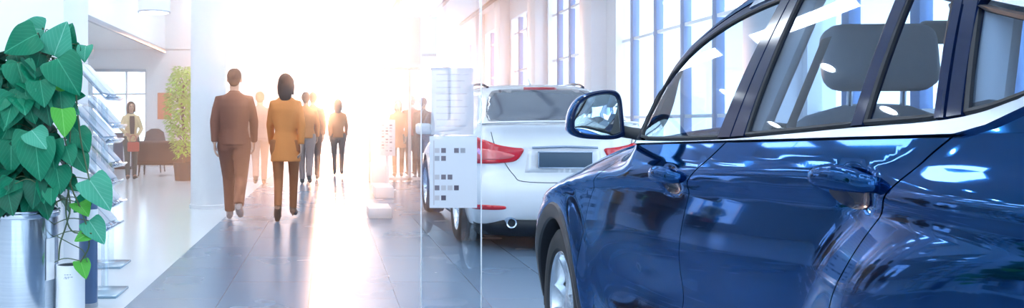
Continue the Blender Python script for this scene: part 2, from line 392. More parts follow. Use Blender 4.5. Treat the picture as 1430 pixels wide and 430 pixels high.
        surf_obj('rear_pillar_cover', [(2.457, zlo(2.457)), (2.49, zlo(2.49)), (2.395, zup(2.395)), (2.357, zup(2.357))], G, 'black_gloss', car, .02, off=-.003, mirror=mi, shrink=.001)
        # hidden inner pillars give the posts depth
        for a, b in (((1.73, zlo(1.73)), (1.65, zup(1.65))), ((2.46, zlo(2.46)), (2.36, zup(2.36)))):
            bm = nb(); tube(bm, [L2(G, *a, .045, mi), L2(G, *b, .045, mi)], (.03, .05), 12, side=(1, 0, 0)); obj('inner_pillar_trim', bm, 'headlining', car)
        # door handles
        for hx, hz in ((1.395, 1.050), (2.262, 1.098)):
            bm = nb(); n = 22; rings = []
            for i in range(n+1):
                u = i/n; X = hx-.098+.196*u; st = .034*math.sin(math.pi*min(1, max(0, u)))**.55; zz = hz+.003+.006*math.sin(math.pi*u)
                hh = .0205*(math.sin(math.pi*(.06+.88*u)))**.42+.002; dd = .013*(math.sin(math.pi*(.06+.88*u)))**.5+.003
                c = L2(S, X, zz, -st-.002+.004, mi)
                rings.append([bm.verts.new(c+Vector(((1 if mi else -1)*dd*math.cos(2*math.pi*k/14), 0, hh*math.sin(2*math.pi*k/14)))) for k in range(14)])
            for a, b in zip(rings, rings[1:]):
                for k in range(14): bm.faces.new((a[k], a[(k+1) % 14], b[(k+1) % 14], b[k]))
            bm.faces.new(rings[0][::-1]); bm.faces.new(rings[-1]); bmesh.ops.recalc_face_normals(bm, faces=bm.faces)
            ho = obj('door_handle', bm, 'navy', car, 60)
            for u0 in (-.070, .070):           # the two mounts the grip stands on
                bm = nb(); tube(bm, [L2(S, hx+u0, hz+.001, .02, mi), L2(S, hx+u0, hz+.001, -.020, mi)], [(.024, .016), (.018, .012)], 14, side=(0, 1, 0)); obj('handle_mount', bm, 'black_gloss', ho)
            cup = [(hx+.062*math.cos(a), hz-.020+.026*math.sin(a)) for a in np.linspace(0, 2*math.pi, 28)[:-1]]
            surf_obj('handle_cup', cup, S, 'black_gloss', ho, .012, off=-.0015, flange=.004, shrink=0, mirror=mi)
    # spanning panels: hood, windscreen, roof, hatch
    def span(name, curve, dX, dz, m, nx=24, f=G, thick=0, lo=.0):
        bm = nb(); g = []
        for i, (X, z) in enumerate(curve):
            l = float(f(X, z))+lo; row = []; a = dX(i/(len(curve)-1)); c = dz(i/(len(curve)-1))
            for k in range(nx+1):
                s = -1+2*k/nx; b = 1-abs(s)**2.2
                row.append(bm.verts.new((WID/2+s*(WID/2-l), -(X+a*b), z+c*b)))
            g.append(row)
        for a, b in zip(g, g[1:]):
            for k in range(nx): bm.faces.new((a[k], a[k+1], b[k+1], b[k]))
        bmesh.ops.recalc_face_normals(bm, faces=bm.faces)
        o = obj(name, bm, m, car, 60)
        if thick: s = o.modifiers.new('s', 'SOLIDIFY'); s.thickness = thick; s.offset = 0
        return o
    span('hood', [(X, float(ztop_t(X))+.002) for X in np.linspace(-.72, .52, 24)], lambda u: -.16+(-.08)*u, lambda u: .055+.035*u, 'navy', f=S, thick=.01)
    span('windscreen', [(X, float(zE_t(X))) for X in np.linspace(.56, 1.35, 20)], lambda u: -.24+.14*u, lambda u: .0+.045*u, 'car_glass')
    span('roof', [(X, float(zE_t(X))) for X in np.linspace(1.35, 3.42, 30)], lambda u: -.10+.12*u, lambda u: .045, 'navy', thick=.012)
    span('roof_lining', [(X, float(zE_t(X))-.03) for X in np.linspace(1.35, 3.3, 30)], lambda u: -.08+.1*u, lambda u: .045, 'headlining', lo=.03)
    span('rear_window', [(X, z) for X, z in zip(np.linspace(3.44, 3.62, 10), np.linspace(1.44, 1.22, 10))], lambda u: .02+.06*u, lambda u: .03*(1-u), 'car_glass')
    # tailgate and front mask
    bm = nb(); g = []
    for z in np.linspace(.40, 1.22, 14):
        l = float(S(3.66, min(z, 1.15))); g.append([bm.verts.new((WID/2+s*(WID/2-l), -(3.66+.12*(1-s*s)), z)) for s in np.linspace(-1, 1, 25)])
    for a, b in zip(g, g[1:]):
        for k in range(24): bm.faces.new((a[k], a[k+1], b[k+1], b[k]))
    obj('tailgate', bm, 'navy', car)
    bm = nb(); g = []
    for z in np.linspace(.28, .785, 12):
        l = float(S(-.72, z)); g.append([bm.verts.new((WID/2+s*(WID/2-l), .72+.20*(1-abs(s)**2.4)+.03*math.sin((z-.28)*6), z)) for s in np.linspace(-1, 1, 29)])
    for a, b in zip(g, g[1:]):
        for k in range(28): bm.faces.new((a[k], a[k+1], b[k+1], b[k]))
    obj('front_bumper', bm, 'navy', car)
    for s in (-1, 1): bm = nb(); rbox(bm, (.26, .03, .17), (WID/2+s*.15, .945, .66), (0, 0, 0), .04); obj('grille', bm, 'black_gloss', car)
    for s in (-1, 1):
        bm = nb(); rbox(bm, (.26, .10, .10), (WID/2+s*.55, .79, .70), (0, 0, -s*28), .035); obj('headlamp', bm, 'chrome', car)
        bm = nb(); rbox(bm, (.30, .10, .16), (WID/2+s*.66, -3.74, .98), (0, 0, s*12), .035); obj('tail_lamp', bm, 'red_lamp', car)
    bm = nb(); box(bm, .10, WID-.10, -3.7, .70, .24, .30, .02); obj('underbody', bm, 'under', car)
    # cabin
    bm = nb(); box(bm, .12, WID-.12, -3.4, -.5, .30, .40, .02); box(bm, .40, WID-.40, -.55, .55, .40, .80, .05); obj('cabin_floor', bm, 'trim_dark', car)
    for mi in (False, True):
        surf_obj('door_lining', [(.9, .42), (.92, 1.10)]+belt(.95, 2.6, 10, .01)+[(2.4, .42)], S, 'trim_dark', car, .06, off=.085, flange=0, shrink=0, mirror=mi)
        surf_obj('sill_lining', belt(.95, 3.4, 16, -.004)+belt(3.4, .95, 16, .024), lambda X, z: S(X, zb(X))+.03+(z-zb(X))*0, 'trim_dark', car, .05, flange=.05, shrink=0, mirror=mi)
        bm = nb(); n = 14
        # belt shelf: fills between glass and lining
        a = [[bm.verts.new(L2(S, X, zb(X)-.002, o_, mi)) for o_ in (.03, .10)] for X in np.linspace(.95, 3.4, n)]
        for p, q in zip(a, a[1:]): bm.faces.new((p[0], p[1], q[1], q[0]))
        obj('window_ledge', bm, 'trim_dark', car)
    bm = nb(); tube(bm, [(.19, -.84, .99), (.34, -.76, 1.03), (WID/2, -.70, 1.05), (WID-.34, -.76, 1.03), (WID-.19, -.84, .99)], [(.07, .06), (.15, .11), (.17, .12), (.15, .11), (.07, .06)], 18, side=(0, 1, 0))
    rbox(bm, (.34, .14, .12), (.46, -.86, 1.10), (0, 0, 0), .045)
    obj('dashboard', bm, 'trim_dark', car, 60)
    bm = nb(); t = bmesh.new(); rg = []
    for k in range(40): a = 2*math.pi*k/40; rg.append(Vector((.185*math.cos(a), 0, .185*math.sin(a))))
    rg.append(rg[0]); tube(t, rg, .015, 10, cap=False); rbox(t, (.14, .05, .11), (0, .015, -.01), (0, 0, 0), .03); rbox(t, (.36, .02, .035), (0, .01, 0), (0, 0, 0), .008); rbox(t, (.035, .02, .17), (0, .01, -.09), (0, 0, 0), .008)
    bmesh.ops.transform(t, matrix=Matrix.Translation((.46, -1.10, 1.02)) @ Matrix.Rotation(R(-24), 4, 'X'), verts=t.verts); join(bm, t); obj('steering_wheel', bm, 'trim_dark', car, 60)
    def seat(x, X, nm, w=.50, hr=1):
        bm = nb(); rbox(bm, (w, .52, .16), (x, -X+.24, .56), (6, 0, 0), .06, 4); obj(nm+'_cushion', bm, 'leather', car)
        bm = nb(); t = bmesh.new(); prof = [(0, .58, .24, .075), (.02, .72, .25, .08), (.035, .88, .25, .075), (.06, 1.04, .25, .065), (.085, 1.16, .23, .055), (.10, 1.215, .17, .04), (.105, 1.245, .08, .02)]
        tube(t, [(x, -X-p[0]*1.6, p[1]) for p in prof], [(p[2]*w/.5, p[3]) for p in prof], 24, side=(1, 0, 0)); join(bm, t)
        for s in (-1, 1): tube(bm, [(x+s*w*.44, -X+.04, .62), (x+s*w*.46, -X+.0, .85), (x+s*w*.40, -X-.07, 1.06)], [(.05, .07), (.045, .065), (.03, .04)], 12, side=(1, 0, 0))
        obj(nm+'_backrest', bm, 'leather', car, 60)
        bm = nb(); rbox(bm, (.27, .10, .17), (x, -X-.18, 1.365), (-8, 0, 0), .045, 4); h = obj('headrest', bm, 'leather', car, 60)
        for s in (-1, 1): bm = nb(); tube(bm, [(x+s*.065, -X-.165, 1.2), (x+s*.065, -X-.172, 1.30)], .007, 8); obj('headrest_post', bm, 'chrome', h)
    seat(.47, 1.40, 'driver_seat'); seat(WID-.47, 1.40, 'passenger_seat')
    seat(.44, 2.45, 'rear_seat', .46); seat(WID-.44, 2.45, 'rear_seat', .46); 
    bm = nb(); rbox(bm, (.40, .16, .55), (WID/2, -2.52, .84), (-8, 0, 0), .06, 4); obj('rear_bench_backrest', bm, 'leather', car); bm = nb(); rbox(bm, (.40, .5, .16), (WID/2, -2.2, .56), (0, 0, 0), .06, 4); obj('rear_bench_middle', bm, 'leather', car)
    # seat belts at the pillars
    bm = nb(); tube(bm, [L2(G, 1.72, 1.40, .11), L2(G, 1.74, 1.2, .12), L2(G, 1.78, .9, .10)], (.003, .024), 8, side=(1, 0, 0)); obj('seat_belt', bm, 'black', car); bm = nb(); tube(bm, [L2(G, 2.45, 1.36, .11), L2(G, 2.45, 1.2, .13), L2(G, 2.45, .9, .14)], (.003, .024), 8, side=(1, 0, 0)); obj('seat_belt', bm, 'black', car)
    bm = nb(); rbox(bm, (.24, .03, .07), (WID/2, -1.18, 1.47), (8, 0, 0), .015); tube(bm, [(WID/2, -1.17, 1.50), (WID/2, -1.14, 1.56)], .01, 8); obj('rear_view_mirror', bm, 'black', car)
    # door mirrors
    for mi in (False, True):
        sx = -1 if mi else 1
        mr = bpy.data.objects.new('door_mirror', None); C.objects.link(mr); mr.parent = car
        cx, cX, cz = -.040, .865, 1.228
        def W(p): return Vector((WID-p[0] if mi else p[0], p[1], p[2]))
        # outline of the housing mouth as seen from behind (x outboard negative, z)
        out = [(.094, -.070), (.088, .0), (.080, .060), (.060, .082), (.02, .084), (-.035, .072), (-.070, .050), (-.092, .012), (-.100, -.030), (-.094, -.058), (-.060, -.076), (.0, -.082), (.06, -.082)]
        oc = cr(out+[out[0]], 5)[:-1]
        bm = nb(); rings = []
        for sc_, dy in ((.80, -.006), (.86, -.014), (.93, -.018), (1.0, -.012), (1.02, .015), (1.0, .05), (.90, .085), (.70, .11), (.40, .125), (.1, .13)):
            rings.append([bm.verts.new(W((cx+x*sc_, -cX+dy+(.012*x/.09), cz+z*sc_))) for x, z in oc])
        for a, b in zip(rings, rings[1:]):
            for k in range(len(a)): bm.faces.new((a[k], a[(k+1) % len(a)], b[(k+1) % len(a)], b[k]))
        bm.faces.new(rings[-1]); bmesh.ops.recalc_face_normals(bm, faces=bm.faces); obj('mirror_housing', bm, 'navy', mr, 60)
        bm = nb(); rings = []
        for sc_, dy in ((.985, -.0165), (.95, -.024), (.86, -.024), (.80, -.004)):
            rings.append([bm.verts.new(W((cx+x*sc_, -cX+dy+(.012*x/.09), cz+z*sc_))) for x, z in oc])
        for a, b in zip(rings, rings[1:]):
            for k in range(len(a)): bm.faces.new((a[k], a[(k+1) % len(a)], b[(k+1) % len(a)], b[k]))
        bmesh.ops.recalc_face_normals(bm, faces=bm.faces); obj('mirror_bezel', bm, 'black_gloss', mr, 60)
        bm = nb(); c = W((cx, -cX-.0125, cz)); cv = bm.verts.new(c)
        # gently convex glass turned towards the driver
        rr = []
        for sc_ in (.3, .6, .82): rr.append([bm.verts.new(W((cx+x*sc_, -cX-.0125+.004*(sc_**2)+.07*x*sc_, cz+z*sc_))) for x, z in oc])
        m_ = len(oc)
        for k in range(m_): bm.faces.new((cv, rr[0][k], rr[0][(k+1) % m_]))
        for a, b in zip(rr, rr[1:]):
            for k in range(m_): bm.faces.new((a[k], a[(k+1) % m_], b[(k+1) % m_], b[k]))
        bmesh.ops.recalc_face_normals(bm, faces=bm.faces); obj('mirror_glass', bm, 'mirror', mr, 60)
        bm = nb(); tube(bm, [W((cx+.07, -cX+.03, cz-.052)), W((cx+.12, -cX+.01, cz-.062)), W((cx+.17, -cX-.04, cz-.075))], [(.028, .022), (.024, .020), (.03, .026)], 14, side=(0, 1, 0)); obj('mirror_arm', bm, 'black', mr, 60)
        surf_obj('mirror_sail', [(.93, 1.148), (.99, 1.15), (.985, 1.20), (1.0, 1.28), (.965, 1.31), (.935, 1.23)], G, 'black', mr, .02, off=-.006, mirror=mi, shrink=0)
    w = make_wheel(car, 'wheel'); w.location = (.135, 0, .37)
    for (l, y, fl) in ((.135, -2.81, 0), (WID-.135, 0, 1), (WID-.135, -2.81, 1)):
        c = copy_tree(w, car); c.location = (l, y, .37); c.rotation_euler = (0, 0, math.pi if fl else 0)
    return car
build_dark_car()
#PART_WHITE
# ================================================================== the white car seen from behind
WP = Vector((2.16, 7.5, 0)); WH = 2.16
hw_t = sinterp([.24, .32, .45, .62, .85, 1.0, 1.08, 1.14, 1.20, 1.32, 1.45, 1.54, 1.60, 1.635], [.80, .83, .855, .865, .865, .855, .83, .785, .745, .695, .64, .585, .47, .25])
yr_t = sinterp([.24, .34, .45, .60, .66, .72, .85, .98, 1.06, 1.12, 1.165, 1.185, 1.20, 1.23, 1.36, 1.48, 1.56, 1.61, 1.635], [.16, .06, .01, .0, .015, .05, .055, .06, .065, .055, .03, .035, .10, .20, .46, .72, .95, 1.25, 1.7])
yf_t = sinterp([.24, .45, .62, .75, .85, .93, 1.0, 1.08, 1.2, 1.4, 1.52, 1.60, 1.635], [4.35, 4.45, 4.47, 4.42, 4.2, 3.85, 3.45, 3.15, 2.95, 2.55, 2.3, 2.0, 1.8])
def white_slice(z, n=26):
    h = float(hw_t(z)); y0 = float(yr_t(z)); y1 = float(yf_t(z)); pts = []
    rc = min(.30, h*.6, (y1-y0)*.4); bow = .09*min(1, h/.7)
    for i in range(n+1):                       # rear face, centre to left, gently bowed
        u = i/n; x = -u*(h-rc); pts.append((x, y0+bow*(u*(h-rc)/h)**2))
    yb = pts[-1][1]
    for i in range(1, 13): a = R(90*i/12); pts.append((-(h-rc)-rc*math.sin(a), yb+rc*.85*(1-math.cos(a))+0))
    ys = pts[-1][1]; ye = y1-.5*min(1, (y1-y0)/3)
    for i in range(1, 61): u = i/60; y = ys+(ye-ys)*u; pts.append((-h+.02*math.sin(math.pi*u)*-1+.03*max(0, u-.6), y))
    xs = pts[-1][0]
    for i in range(1, 15): a = R(90*i/14); pts.append((xs*math.cos(a)*.999, ye+(y1-ye)*math.sin(a)))
    return pts
def build_white_car():
    car = thing('suv_car', 'white coupe-roofed SUV seen from behind, parked ahead of the navy car', 'car', WP, 0)
    zs = [.24, .27, .30, .34, .40, .46, .52, .58, .61, .635, .66, .70, .76, .82, .88, .94, 1.0, 1.04, 1.08, 1.11, 1.14, 1.16, 1.172, 1.18, 1.188, 1.196, 1.205, 1.22, 1.25, 1.29, 1.34, 1.39, 1.44, 1.48, 1.52, 1.55, 1.58, 1.60, 1.618, 1.63, 1.635]
    bm = nb(); rings = []
    for z in zs:
        p = white_slice(z); q = p+[(-x, y) for x, y in p[::-1][1:-1]]
        rings.append([bm.verts.new((x, y, z)) for x, y in q])
    for a, b in zip(rings, rings[1:]):
        for k in range(len(a)): bm.faces.new((a[k], b[k], b[(k+1) % len(a)], a[(k+1) % len(a)]))
    bm.faces.new(rings[0][::-1]); bm.faces.new(rings[-1]); bmesh.ops.recalc_face_normals(bm, faces=bm.faces)
    body = obj('body', bm, 'white_paint', car, 50)
    for y in (.92, 3.62):                       # wheel openings cut through the body
        bm = nb(); lathe(bm, [(0, -1.1), (.425, -1.1), (.425, 1.1), (0, 1.1)], 48, Matrix.Translation((0, y, .36)) @ Matrix.Rotation(R(90), 4, 'Y'))
        bmesh.ops.recalc_face_normals(bm, faces=bm.faces); cut = obj('cutter', bm, 'under', None, 0); cut.location = WP
        bpy.context.view_layer.update()
        m = body.modifiers.new('b', 'BOOLEAN'); m.object = cut; m.operation = 'DIFFERENCE'; m.solver = 'EXACT'; bake(body)
        bpy.data.objects.remove(cut)
    smooth(body.data, 50)
    bmb = bmesh.new(); bmb.from_mesh(body.data); bvh = BVHTree.FromBMesh(bmb)
    def patch(name, poly, m, mode='rear', h=.03, off=.004, th=.004):
        vs, fs, n = fill(poly, h); b = nb(); out = []
        for a, z in vs:
            if mode == 'rear': o_, d = Vector((a, -2, z)), Vector((0, 1, 0))
            elif mode == 'left': o_, d = Vector((-2, a, z)), Vector((1, 0, 0))
            elif mode == 'right': o_, d = Vector((2, a, z)), Vector((-1, 0, 0))
            elif mode == 'cam': o_ = Vector((0, 0, CAMZ))-WP; d = (at(a, z, 7.6)-Vector((0, 0, CAMZ))).normalized()
            elif mode == 'top': o_, d = Vector((a, z, 3)), Vector((0, 0, -1))
            hit = bvh.ray_cast(o_, d)
            if hit[0] is None: out.append(None); continue
            out.append(b.verts.new(hit[0]+hit[1]*off))
        for f in fs:
            if all(out[i] for i in f):
                try: b.faces.new([out[i] for i in f])
                except ValueError: pass
        bmesh.ops.recalc_face_normals(b, faces=b.faces)
        b.faces.ensure_lookup_table()
        if len(b.faces):
            f = b.faces[0]; c = f.calc_center_median(); ctr = Vector((0, 2.2, .9))
            if f.normal.dot(c-ctr) < 0: bmesh.ops.reverse_faces(b, faces=b.faces)
        o = obj(name, b, m, car, 40); s = o.modifiers.new('s', 'SOLIDIFY'); s.thickness = th; s.offset = -1; return o
    def rr(x, y): return (x, y)
    # rear window and side windows
    rw = cr([(-.655, 1.225), (-.60, 1.212), (-.3, 1.205), (0, 1.202), (.3, 1.205), (.60, 1.212), (.655, 1.225), (.64, 1.30), (.585, 1.42), (.52, 1.505), (.45, 1.535), (.2, 1.548), (0, 1.55), (-.2, 1.548), (-.45, 1.535), (-.52, 1.505), (-.585, 1.42), (-.64, 1.30), (-.655, 1.225)], 3)[:-1]
    patch('rear_window', rw, 'dark_glass')
    patch('high_brake_light', [(-.17, 1.555), (.17, 1.555), (.16, 1.566), (-.16, 1.566)], 'red_lamp', off=.006)
    for sd in ('left', 'right'):
        sw = cr([(.85, 1.16), (1.1, 1.13), (1.6, 1.11), (2.2, 1.10), (2.75, 1.09), (2.95, 1.10), (2.75, 1.24), (2.5, 1.38), (2.2, 1.47), (1.7, 1.50), (1.3, 1.46), (1.0, 1.33), (.85, 1.16)], 3)[:-1]
        patch('side_window', sw, 'dark_glass', sd, .05)
        patch('sill_trim', [(1.38, .26), (3.15, .26), (3.15, .34), (1.38, .34)], 'black', sd, .08, .006)
        patch('door_gap', [(1.50, .36), (1.51, .36), (1.62, 1.08), (1.61, 1.08)], 'seal', sd, .05, .001, .001)
        patch('door_gap', [(2.20, .36), (2.21, .36), (2.21, 1.08), (2.20, 1.08)], 'seal', sd, .05, .001, .001)
        patch('door_gap', [(3.06, .36), (3.07, .36), (3.10, .95), (3.09, .95)], 'seal', sd, .05, .001, .001)
        sg = -1 if sd == 'left' else 1
        for y in (1.75, 2.55):
            b = nb(); rbox(b, (.035, .19, .03), (sg*.895, y, .93), (0, 0, 0), .012); obj('door_handle', b, 'white_paint', car)
        b = nb(); rbox(b, (.20, .12, .14), (sg*.99, 2.72, 1.13), (0, 0, 0), .045, 4); rbox(b, (.16, .05, .04), (sg*.86, 2.74, 1.08), (0, 0, 0), .015); obj('door_mirror', b, 'white_paint', car)
        b = nb(); tube(b, cr([(sg*.50, 1.12, 1.575), (sg*.52, 1.35, 1.615), (sg*.53, 1.8, 1.63), (sg*.52, 2.1, 1.60), (sg*.50, 2.25, 1.56)], 4), .014, 8); obj('roof_rail', b, 'black_gloss', car)
    # lamps: points taken on the body
    kx = lambda px: (px-790)/153.0; kz = lambda py: CAMZ-(py-CY)/153.0
    lampP = [(664, 193), (676, 195), (700, 203), (722, 206), (733, 208), (731, 214), (722, 225), (705, 228), (680, 229), (667, 227), (662, 215), (661, 200)]
    def mir(p): return [(-x, z) for x, z in p[::-1]]
    lamp = cr([(-.845, 1.055), (-.80, 1.055), (-.72, 1.045), (-.60, 1.00), (-.46, .975), (-.375, .965), (-.385, .92), (-.44, .855), (-.54, .835), (-.70, .825), (-.80, .83), (-.85, .86), (-.845, 1.055)], 3)[:-1]
    inner = cr([(-.80, .965), (-.66, .955), (-.52, .925), (-.45, .90), (-.52, .872), (-.68, .862), (-.80, .87), (-.80, .965)], 3)[:-1]
    for p, q, sd, sg in ((lamp, inner, 'left', -1), (mir(lamp), mir(inner), 'right', 1)):
        patch('tail_lamp', p, 'red_lamp', h=.025, off=.010, th=.010)
        patch('tail_lamp_lens', q, 'red_lamp2', h=.025, off=.0125, th=.002)
        patch('tail_lamp_side', cr([(.16, .84), (.42, .90), (.56, 1.00), (.50, 1.04), (.30, 1.055), (.16, 1.05), (.16, .84)], 3)[:-1], 'red_lamp', sd, .03, .009, .009)
    refl = cr([(-.82, .445), (-.70, .448), (-.56, .44), (-.535, .425), (-.56, .408), (-.70, .402), (-.82, .405), (-.82, .445)], 3)[:-1]
    for p in (refl, mir(refl)): patch('bumper_reflector', p, 'red_lamp', h=.02, off=.006)
    # plate in its recess
    patch('plate_recess', [(-.36, .745), (.36, .745), (.33, .96), (-.33, .96)], 'white_paint', h=.05, off=.003)
    b = nb(); rbox(b, (.50, .018, .150), (0, .028, .865), (0, 0, 0), .006); pl = obj('licence_plate', b, 'plate', car)
    b = nb()
    for x0, x1, z0, z1 in ((-.25, .25, .789, .796), (-.25, .25, .934, .941), (-.25, -.243, .789, .941), (.243, .25, .789, .941)): box(b, x0, x1, .014, .022, z0, z1)
    obj('plate_frame', b, 'chrome', pl)
    b = nb(); tube(b, [(-.30, .04, .975), (0, .02, .985), (.30, .04, .975)], .012, 10); obj('tailgate_handle', b, 'chrome', car)
    # shut lines of the tailgate
    for p in (cr([(-.66, 1.12), (-.63, 1.0), (-.55, .85), (-.46, .72), (-.38, .665), (0, .655), (.38, .665), (.46, .72), (.55, .85), (.63, 1.0), (.66, 1.12)], 5),):
        b = nb(); pts = []
        for x, z in p:
            hit = bvh.ray_cast(Vector((x, -2, z)), Vector((0, 1, 0))); pts.append(hit[0]+hit[1]*.001)
        tube(b, pts, .0035, 6); obj('tailgate_gap', b, 'under', car)
    # spoiler lip, fin, skirt, exhausts
    b = nb(); tube(b, cr([(-.74, .26, 1.20), (-.66, .13, 1.205), (-.4, .055, 1.212), (0, .03, 1.216), (.4, .055, 1.212), (.66, .13, 1.205), (.74, .26, 1.20)], 4), (.028, .011), 12, side=(0, 1, 0)); obj('tail_spoiler', b, 'white_paint', car, 60)
    b = nb(); g = []
    for z, y0, k in ((.30, .075, .80), (.22, .09, .78), (.15, .16, .74), (.12, .3, .7)):
        g.append([b.verts.new((s*k, y0+.25*s**4, z)) for s in np.linspace(-1, 1, 25)])
    for a, c in zip(g, g[1:]):
        for k in range(24): b.faces.new((a[k], a[k+1], c[k+1], c[k]))
    bmesh.ops.recalc_face_normals(b, faces=b.faces); o = obj('rear_skirt', b, 'black', car); s = o.modifiers.new('s', 'SOLIDIFY'); s.thickness = .02
    b = nb(); box(b, -.74, .74, .3, 4.1, .14, .28, .03); obj('underbody', b, 'under', car)
    for sg in (-1, 1):
        b = nb(); lathe(b, [(.032, .10), (.036, 0), (.047, -.004), (.05, .01), (.05, .16), (.0, .16), ], 28, Matrix.Translation((sg*.49, .035, .285)) @ Matrix.Rotation(R(-90), 4, 'X')); ex = obj('exhaust_tip', b, 'chrome', car)
        b = nb(); lathe(b, [(0, .0), (.034, .0), (.034, .005), (0, .005)], 24, Matrix.Translation((sg*.49, .075, .285)) @ Matrix.Rotation(R(-90), 4, 'X')); obj('exhaust_bore', b, 'under', ex)
    b = nb(); t = cr([(0, 0), (.03, .05), (.09, .085), (.13, .095)], 4)
    prof = [(1.50, 1.625), (1.36, 1.615), (1.34, 1.62), (1.40, 1.66), (1.43, 1.695), (1.46, 1.695)]
    vs = [(b.verts.new((-.012, y, z)), b.verts.new((.012, y, z))) for y, z in prof]
    b.faces.new([v[0] for v in vs]); b.faces.new([v[1] for v in vs][::-1])
    for i in range(len(vs)): a, c = vs[i], vs[(i+1) % len(vs)]; b.faces.new((a[0], a[1], c[1], c[0]))
    bmesh.ops.recalc_face_normals(b, faces=b.faces); obj('antenna_fin', b, 'white_paint', car, 0)
    for y in (.92, 3.62):
        for sg in (-1, 1):
            b = nb(); rings = []
            for k in range(33):
                a = R(-8+196*k/32); rings.append([b.verts.new((sg*l, y+.424*math.cos(a), .36+.424*math.sin(a))) for l in (.86, .7, .45)])
            for a, c in zip(rings, rings[1:]):
                for j in range(2): b.faces.new((a[j], a[j+1], c[j+1], c[j]))
            obj('wheel_arch_liner', b, 'black', car)
    w = make_wheel(car, 'wheel', .36, .26)
    w.location = (-.745, .92, .36)
    for x, y, f in ((-.745, 3.62, 0), (.745, .92, 1), (.745, 3.62, 1)):
        c = copy_tree(w, car); c.location = (x, y, .36); c.rotation_euler = (0, 0, math.pi if f else 0)
    return car
build_white_car()
# ================================================================== the hall
EXPO = 1.05
scn = bpy.context.scene
wd = bpy.data.worlds.new('world'); scn.world = wd; wd.use_nodes = True
bg = wd.node_tree.nodes['Background']; bg.inputs[0].default_value = (.70, .86, 1, 1); bg.inputs[1].default_value = 2.4
XL, XR, YB, YF, ZC = -10.0, 5.0, -7.0, 32.0, 4.7      # left wall, right wall, behind, far end, ceiling
M['wall'] = noise_mat('wall_white', (.80, .83, .87), (.84, .86, .90), 3, .6)
M['ceil'] = mat('ceiling_white', (.86, .87, .89), .7)
M['column'] = noise_mat('column_white', (.82, .83, .87), (.86, .87, .90), 2, .45)
M['frame_blue'] = mat('mullion_blue_grey', (.10, .20, .42), .4)
M['frame_white'] = mat('frame_white', (.82, .85, .9), .4)
M['pane'] = glass_mat('window_pane', (.95, .98, 1), .03)
M['acrylic'] = glass_mat('clear_acrylic', (.90, .94, .97), .06)
M['lightp'] = mat('luminous_ceiling', (1, 1, 1), .5, emis=(.85, .94, 1), es=25.0)
# floors
def tile_floor():
    m = mat('dark_floor_tiles', (.1, .13, .18), .14, 0, .0, spec=.8); nt = m.node_tree; b = nt.nodes['Principled BSDF']
    tc = nt.nodes.new('ShaderNodeTexCoord'); mp = nt.nodes.new('ShaderNodeMapping'); br = nt.nodes.new('ShaderNodeTexBrick'); n = nt.nodes.new('ShaderNodeTexNoise')
    mp.inputs['Rotation'].default_value = (0, 0, R(90)); mp.inputs['Location'].default_value = (.22, .14, 0)
    nt.links.new(tc.outputs['Object'], mp.inputs[0]); nt.links.new(mp.outputs[0], br.inputs['Vector'])
    br.inputs['Scale'].default_value = 1; br.inputs['Brick Width'].default_value = 1.2; br.inputs['Row Height'].default_value = .60; br.inputs['Mortar Size'].default_value = .003; br.inputs['Mortar Smooth'].default_value = .3
    br.offset = .5; br.inputs['Color1'].default_value = (.14, .21, .31, 1); br.inputs['Color2'].default_value = (.155, .23, .33, 1); br.inputs['Mortar'].default_value = (.07, .11, .18, 1)
    nt.links.new(br.outputs['Color'], b.inputs['Base Color']); n.inputs['Scale'].default_value = 1.3; nt.links.new(tc.outputs['Object'], n.inputs['Vector'])
    mr = nt.nodes.new('ShaderNodeMapRange'); mr.inputs['To Min'].default_value = .20; mr.inputs['To Max'].default_value = .32; nt.links.new(n.outputs['Fac'], mr.inputs['Value']); nt.links.new(mr.outputs[0], b.inputs['Roughness'])
    return m
XB = -1.335
bm = nb(); box(bm, XB, XR, YB, YF, -.1, 0); struct('floor', bm, tile_floor())
bm = nb(); box(bm, XL, XB, YB, YF, -.1, 0); struct('floor_white', bm, noise_mat('white_floor', (.70, .75, .80), (.76, .80, .85), 1.2, .16))
# ceiling; its strip lights are added to brighten the hall
bm = nb(); box(bm, -4.5, XR+.2, YB, YF, ZC, ZC+.15); struct('ceiling', bm, 'ceil')
M['downlight'] = mat('strip_fill_glow', (1, 1, 1), .5, emis=(.85, .93, 1), es=9.0)  # glow of the added strip lights, hall and gallery
for x in (-3.6, -2.4, .6):
    for y in (-5.0, -1.5, 2.0, 5.5, 9.0, 12.5, 16.0, 19.5, 23.0):
        t = thing('added_ceiling_light', 'long narrow strip light added to the white hall ceiling as fill', 'ceiling light', (x, y, ZC), 0, 'fill strip lights added to the hall ceiling')
        bm = nb(); box(bm, -.11, .11, -1.2, 1.2, -.012, -.004); obj('diffuser', bm, 'downlight', t)
        bm = nb()
        for a in ((-.13, -.11, -1.22, 1.22), (.11, .13, -1.22, 1.22), (-.11, .11, -1.22, -1.2), (-.11, .11, 1.2, 1.22)): box(bm, *a, -.02, 0)
        obj('frame', bm, 'frame_white', t)
for x in (-8.0, -6.1):  # strips added to lighten the aisle under the gallery
    for y in (3.0, 7.0, 11.0, 15.0, 19.0):
        t = thing('added_ceiling_light', 'short fill strip light added under the gallery over the left aisle', 'ceiling light', (x, y, 3.22), 0, 'fill strip lights added under the gallery')
        bm = nb(); box(bm, -.10, .10, -.6, .6, -.012, -.004); obj('diffuser', bm, 'downlight', t)
        bm = nb()
        for a in ((-.12, -.10, -.62, .62), (.10, .12, -.62, .62), (-.10, .10, -.62, -.60), (-.10, .10, .60, .62)): box(bm, *a, -.02, 0)
        obj('frame', bm, 'frame_white', t)
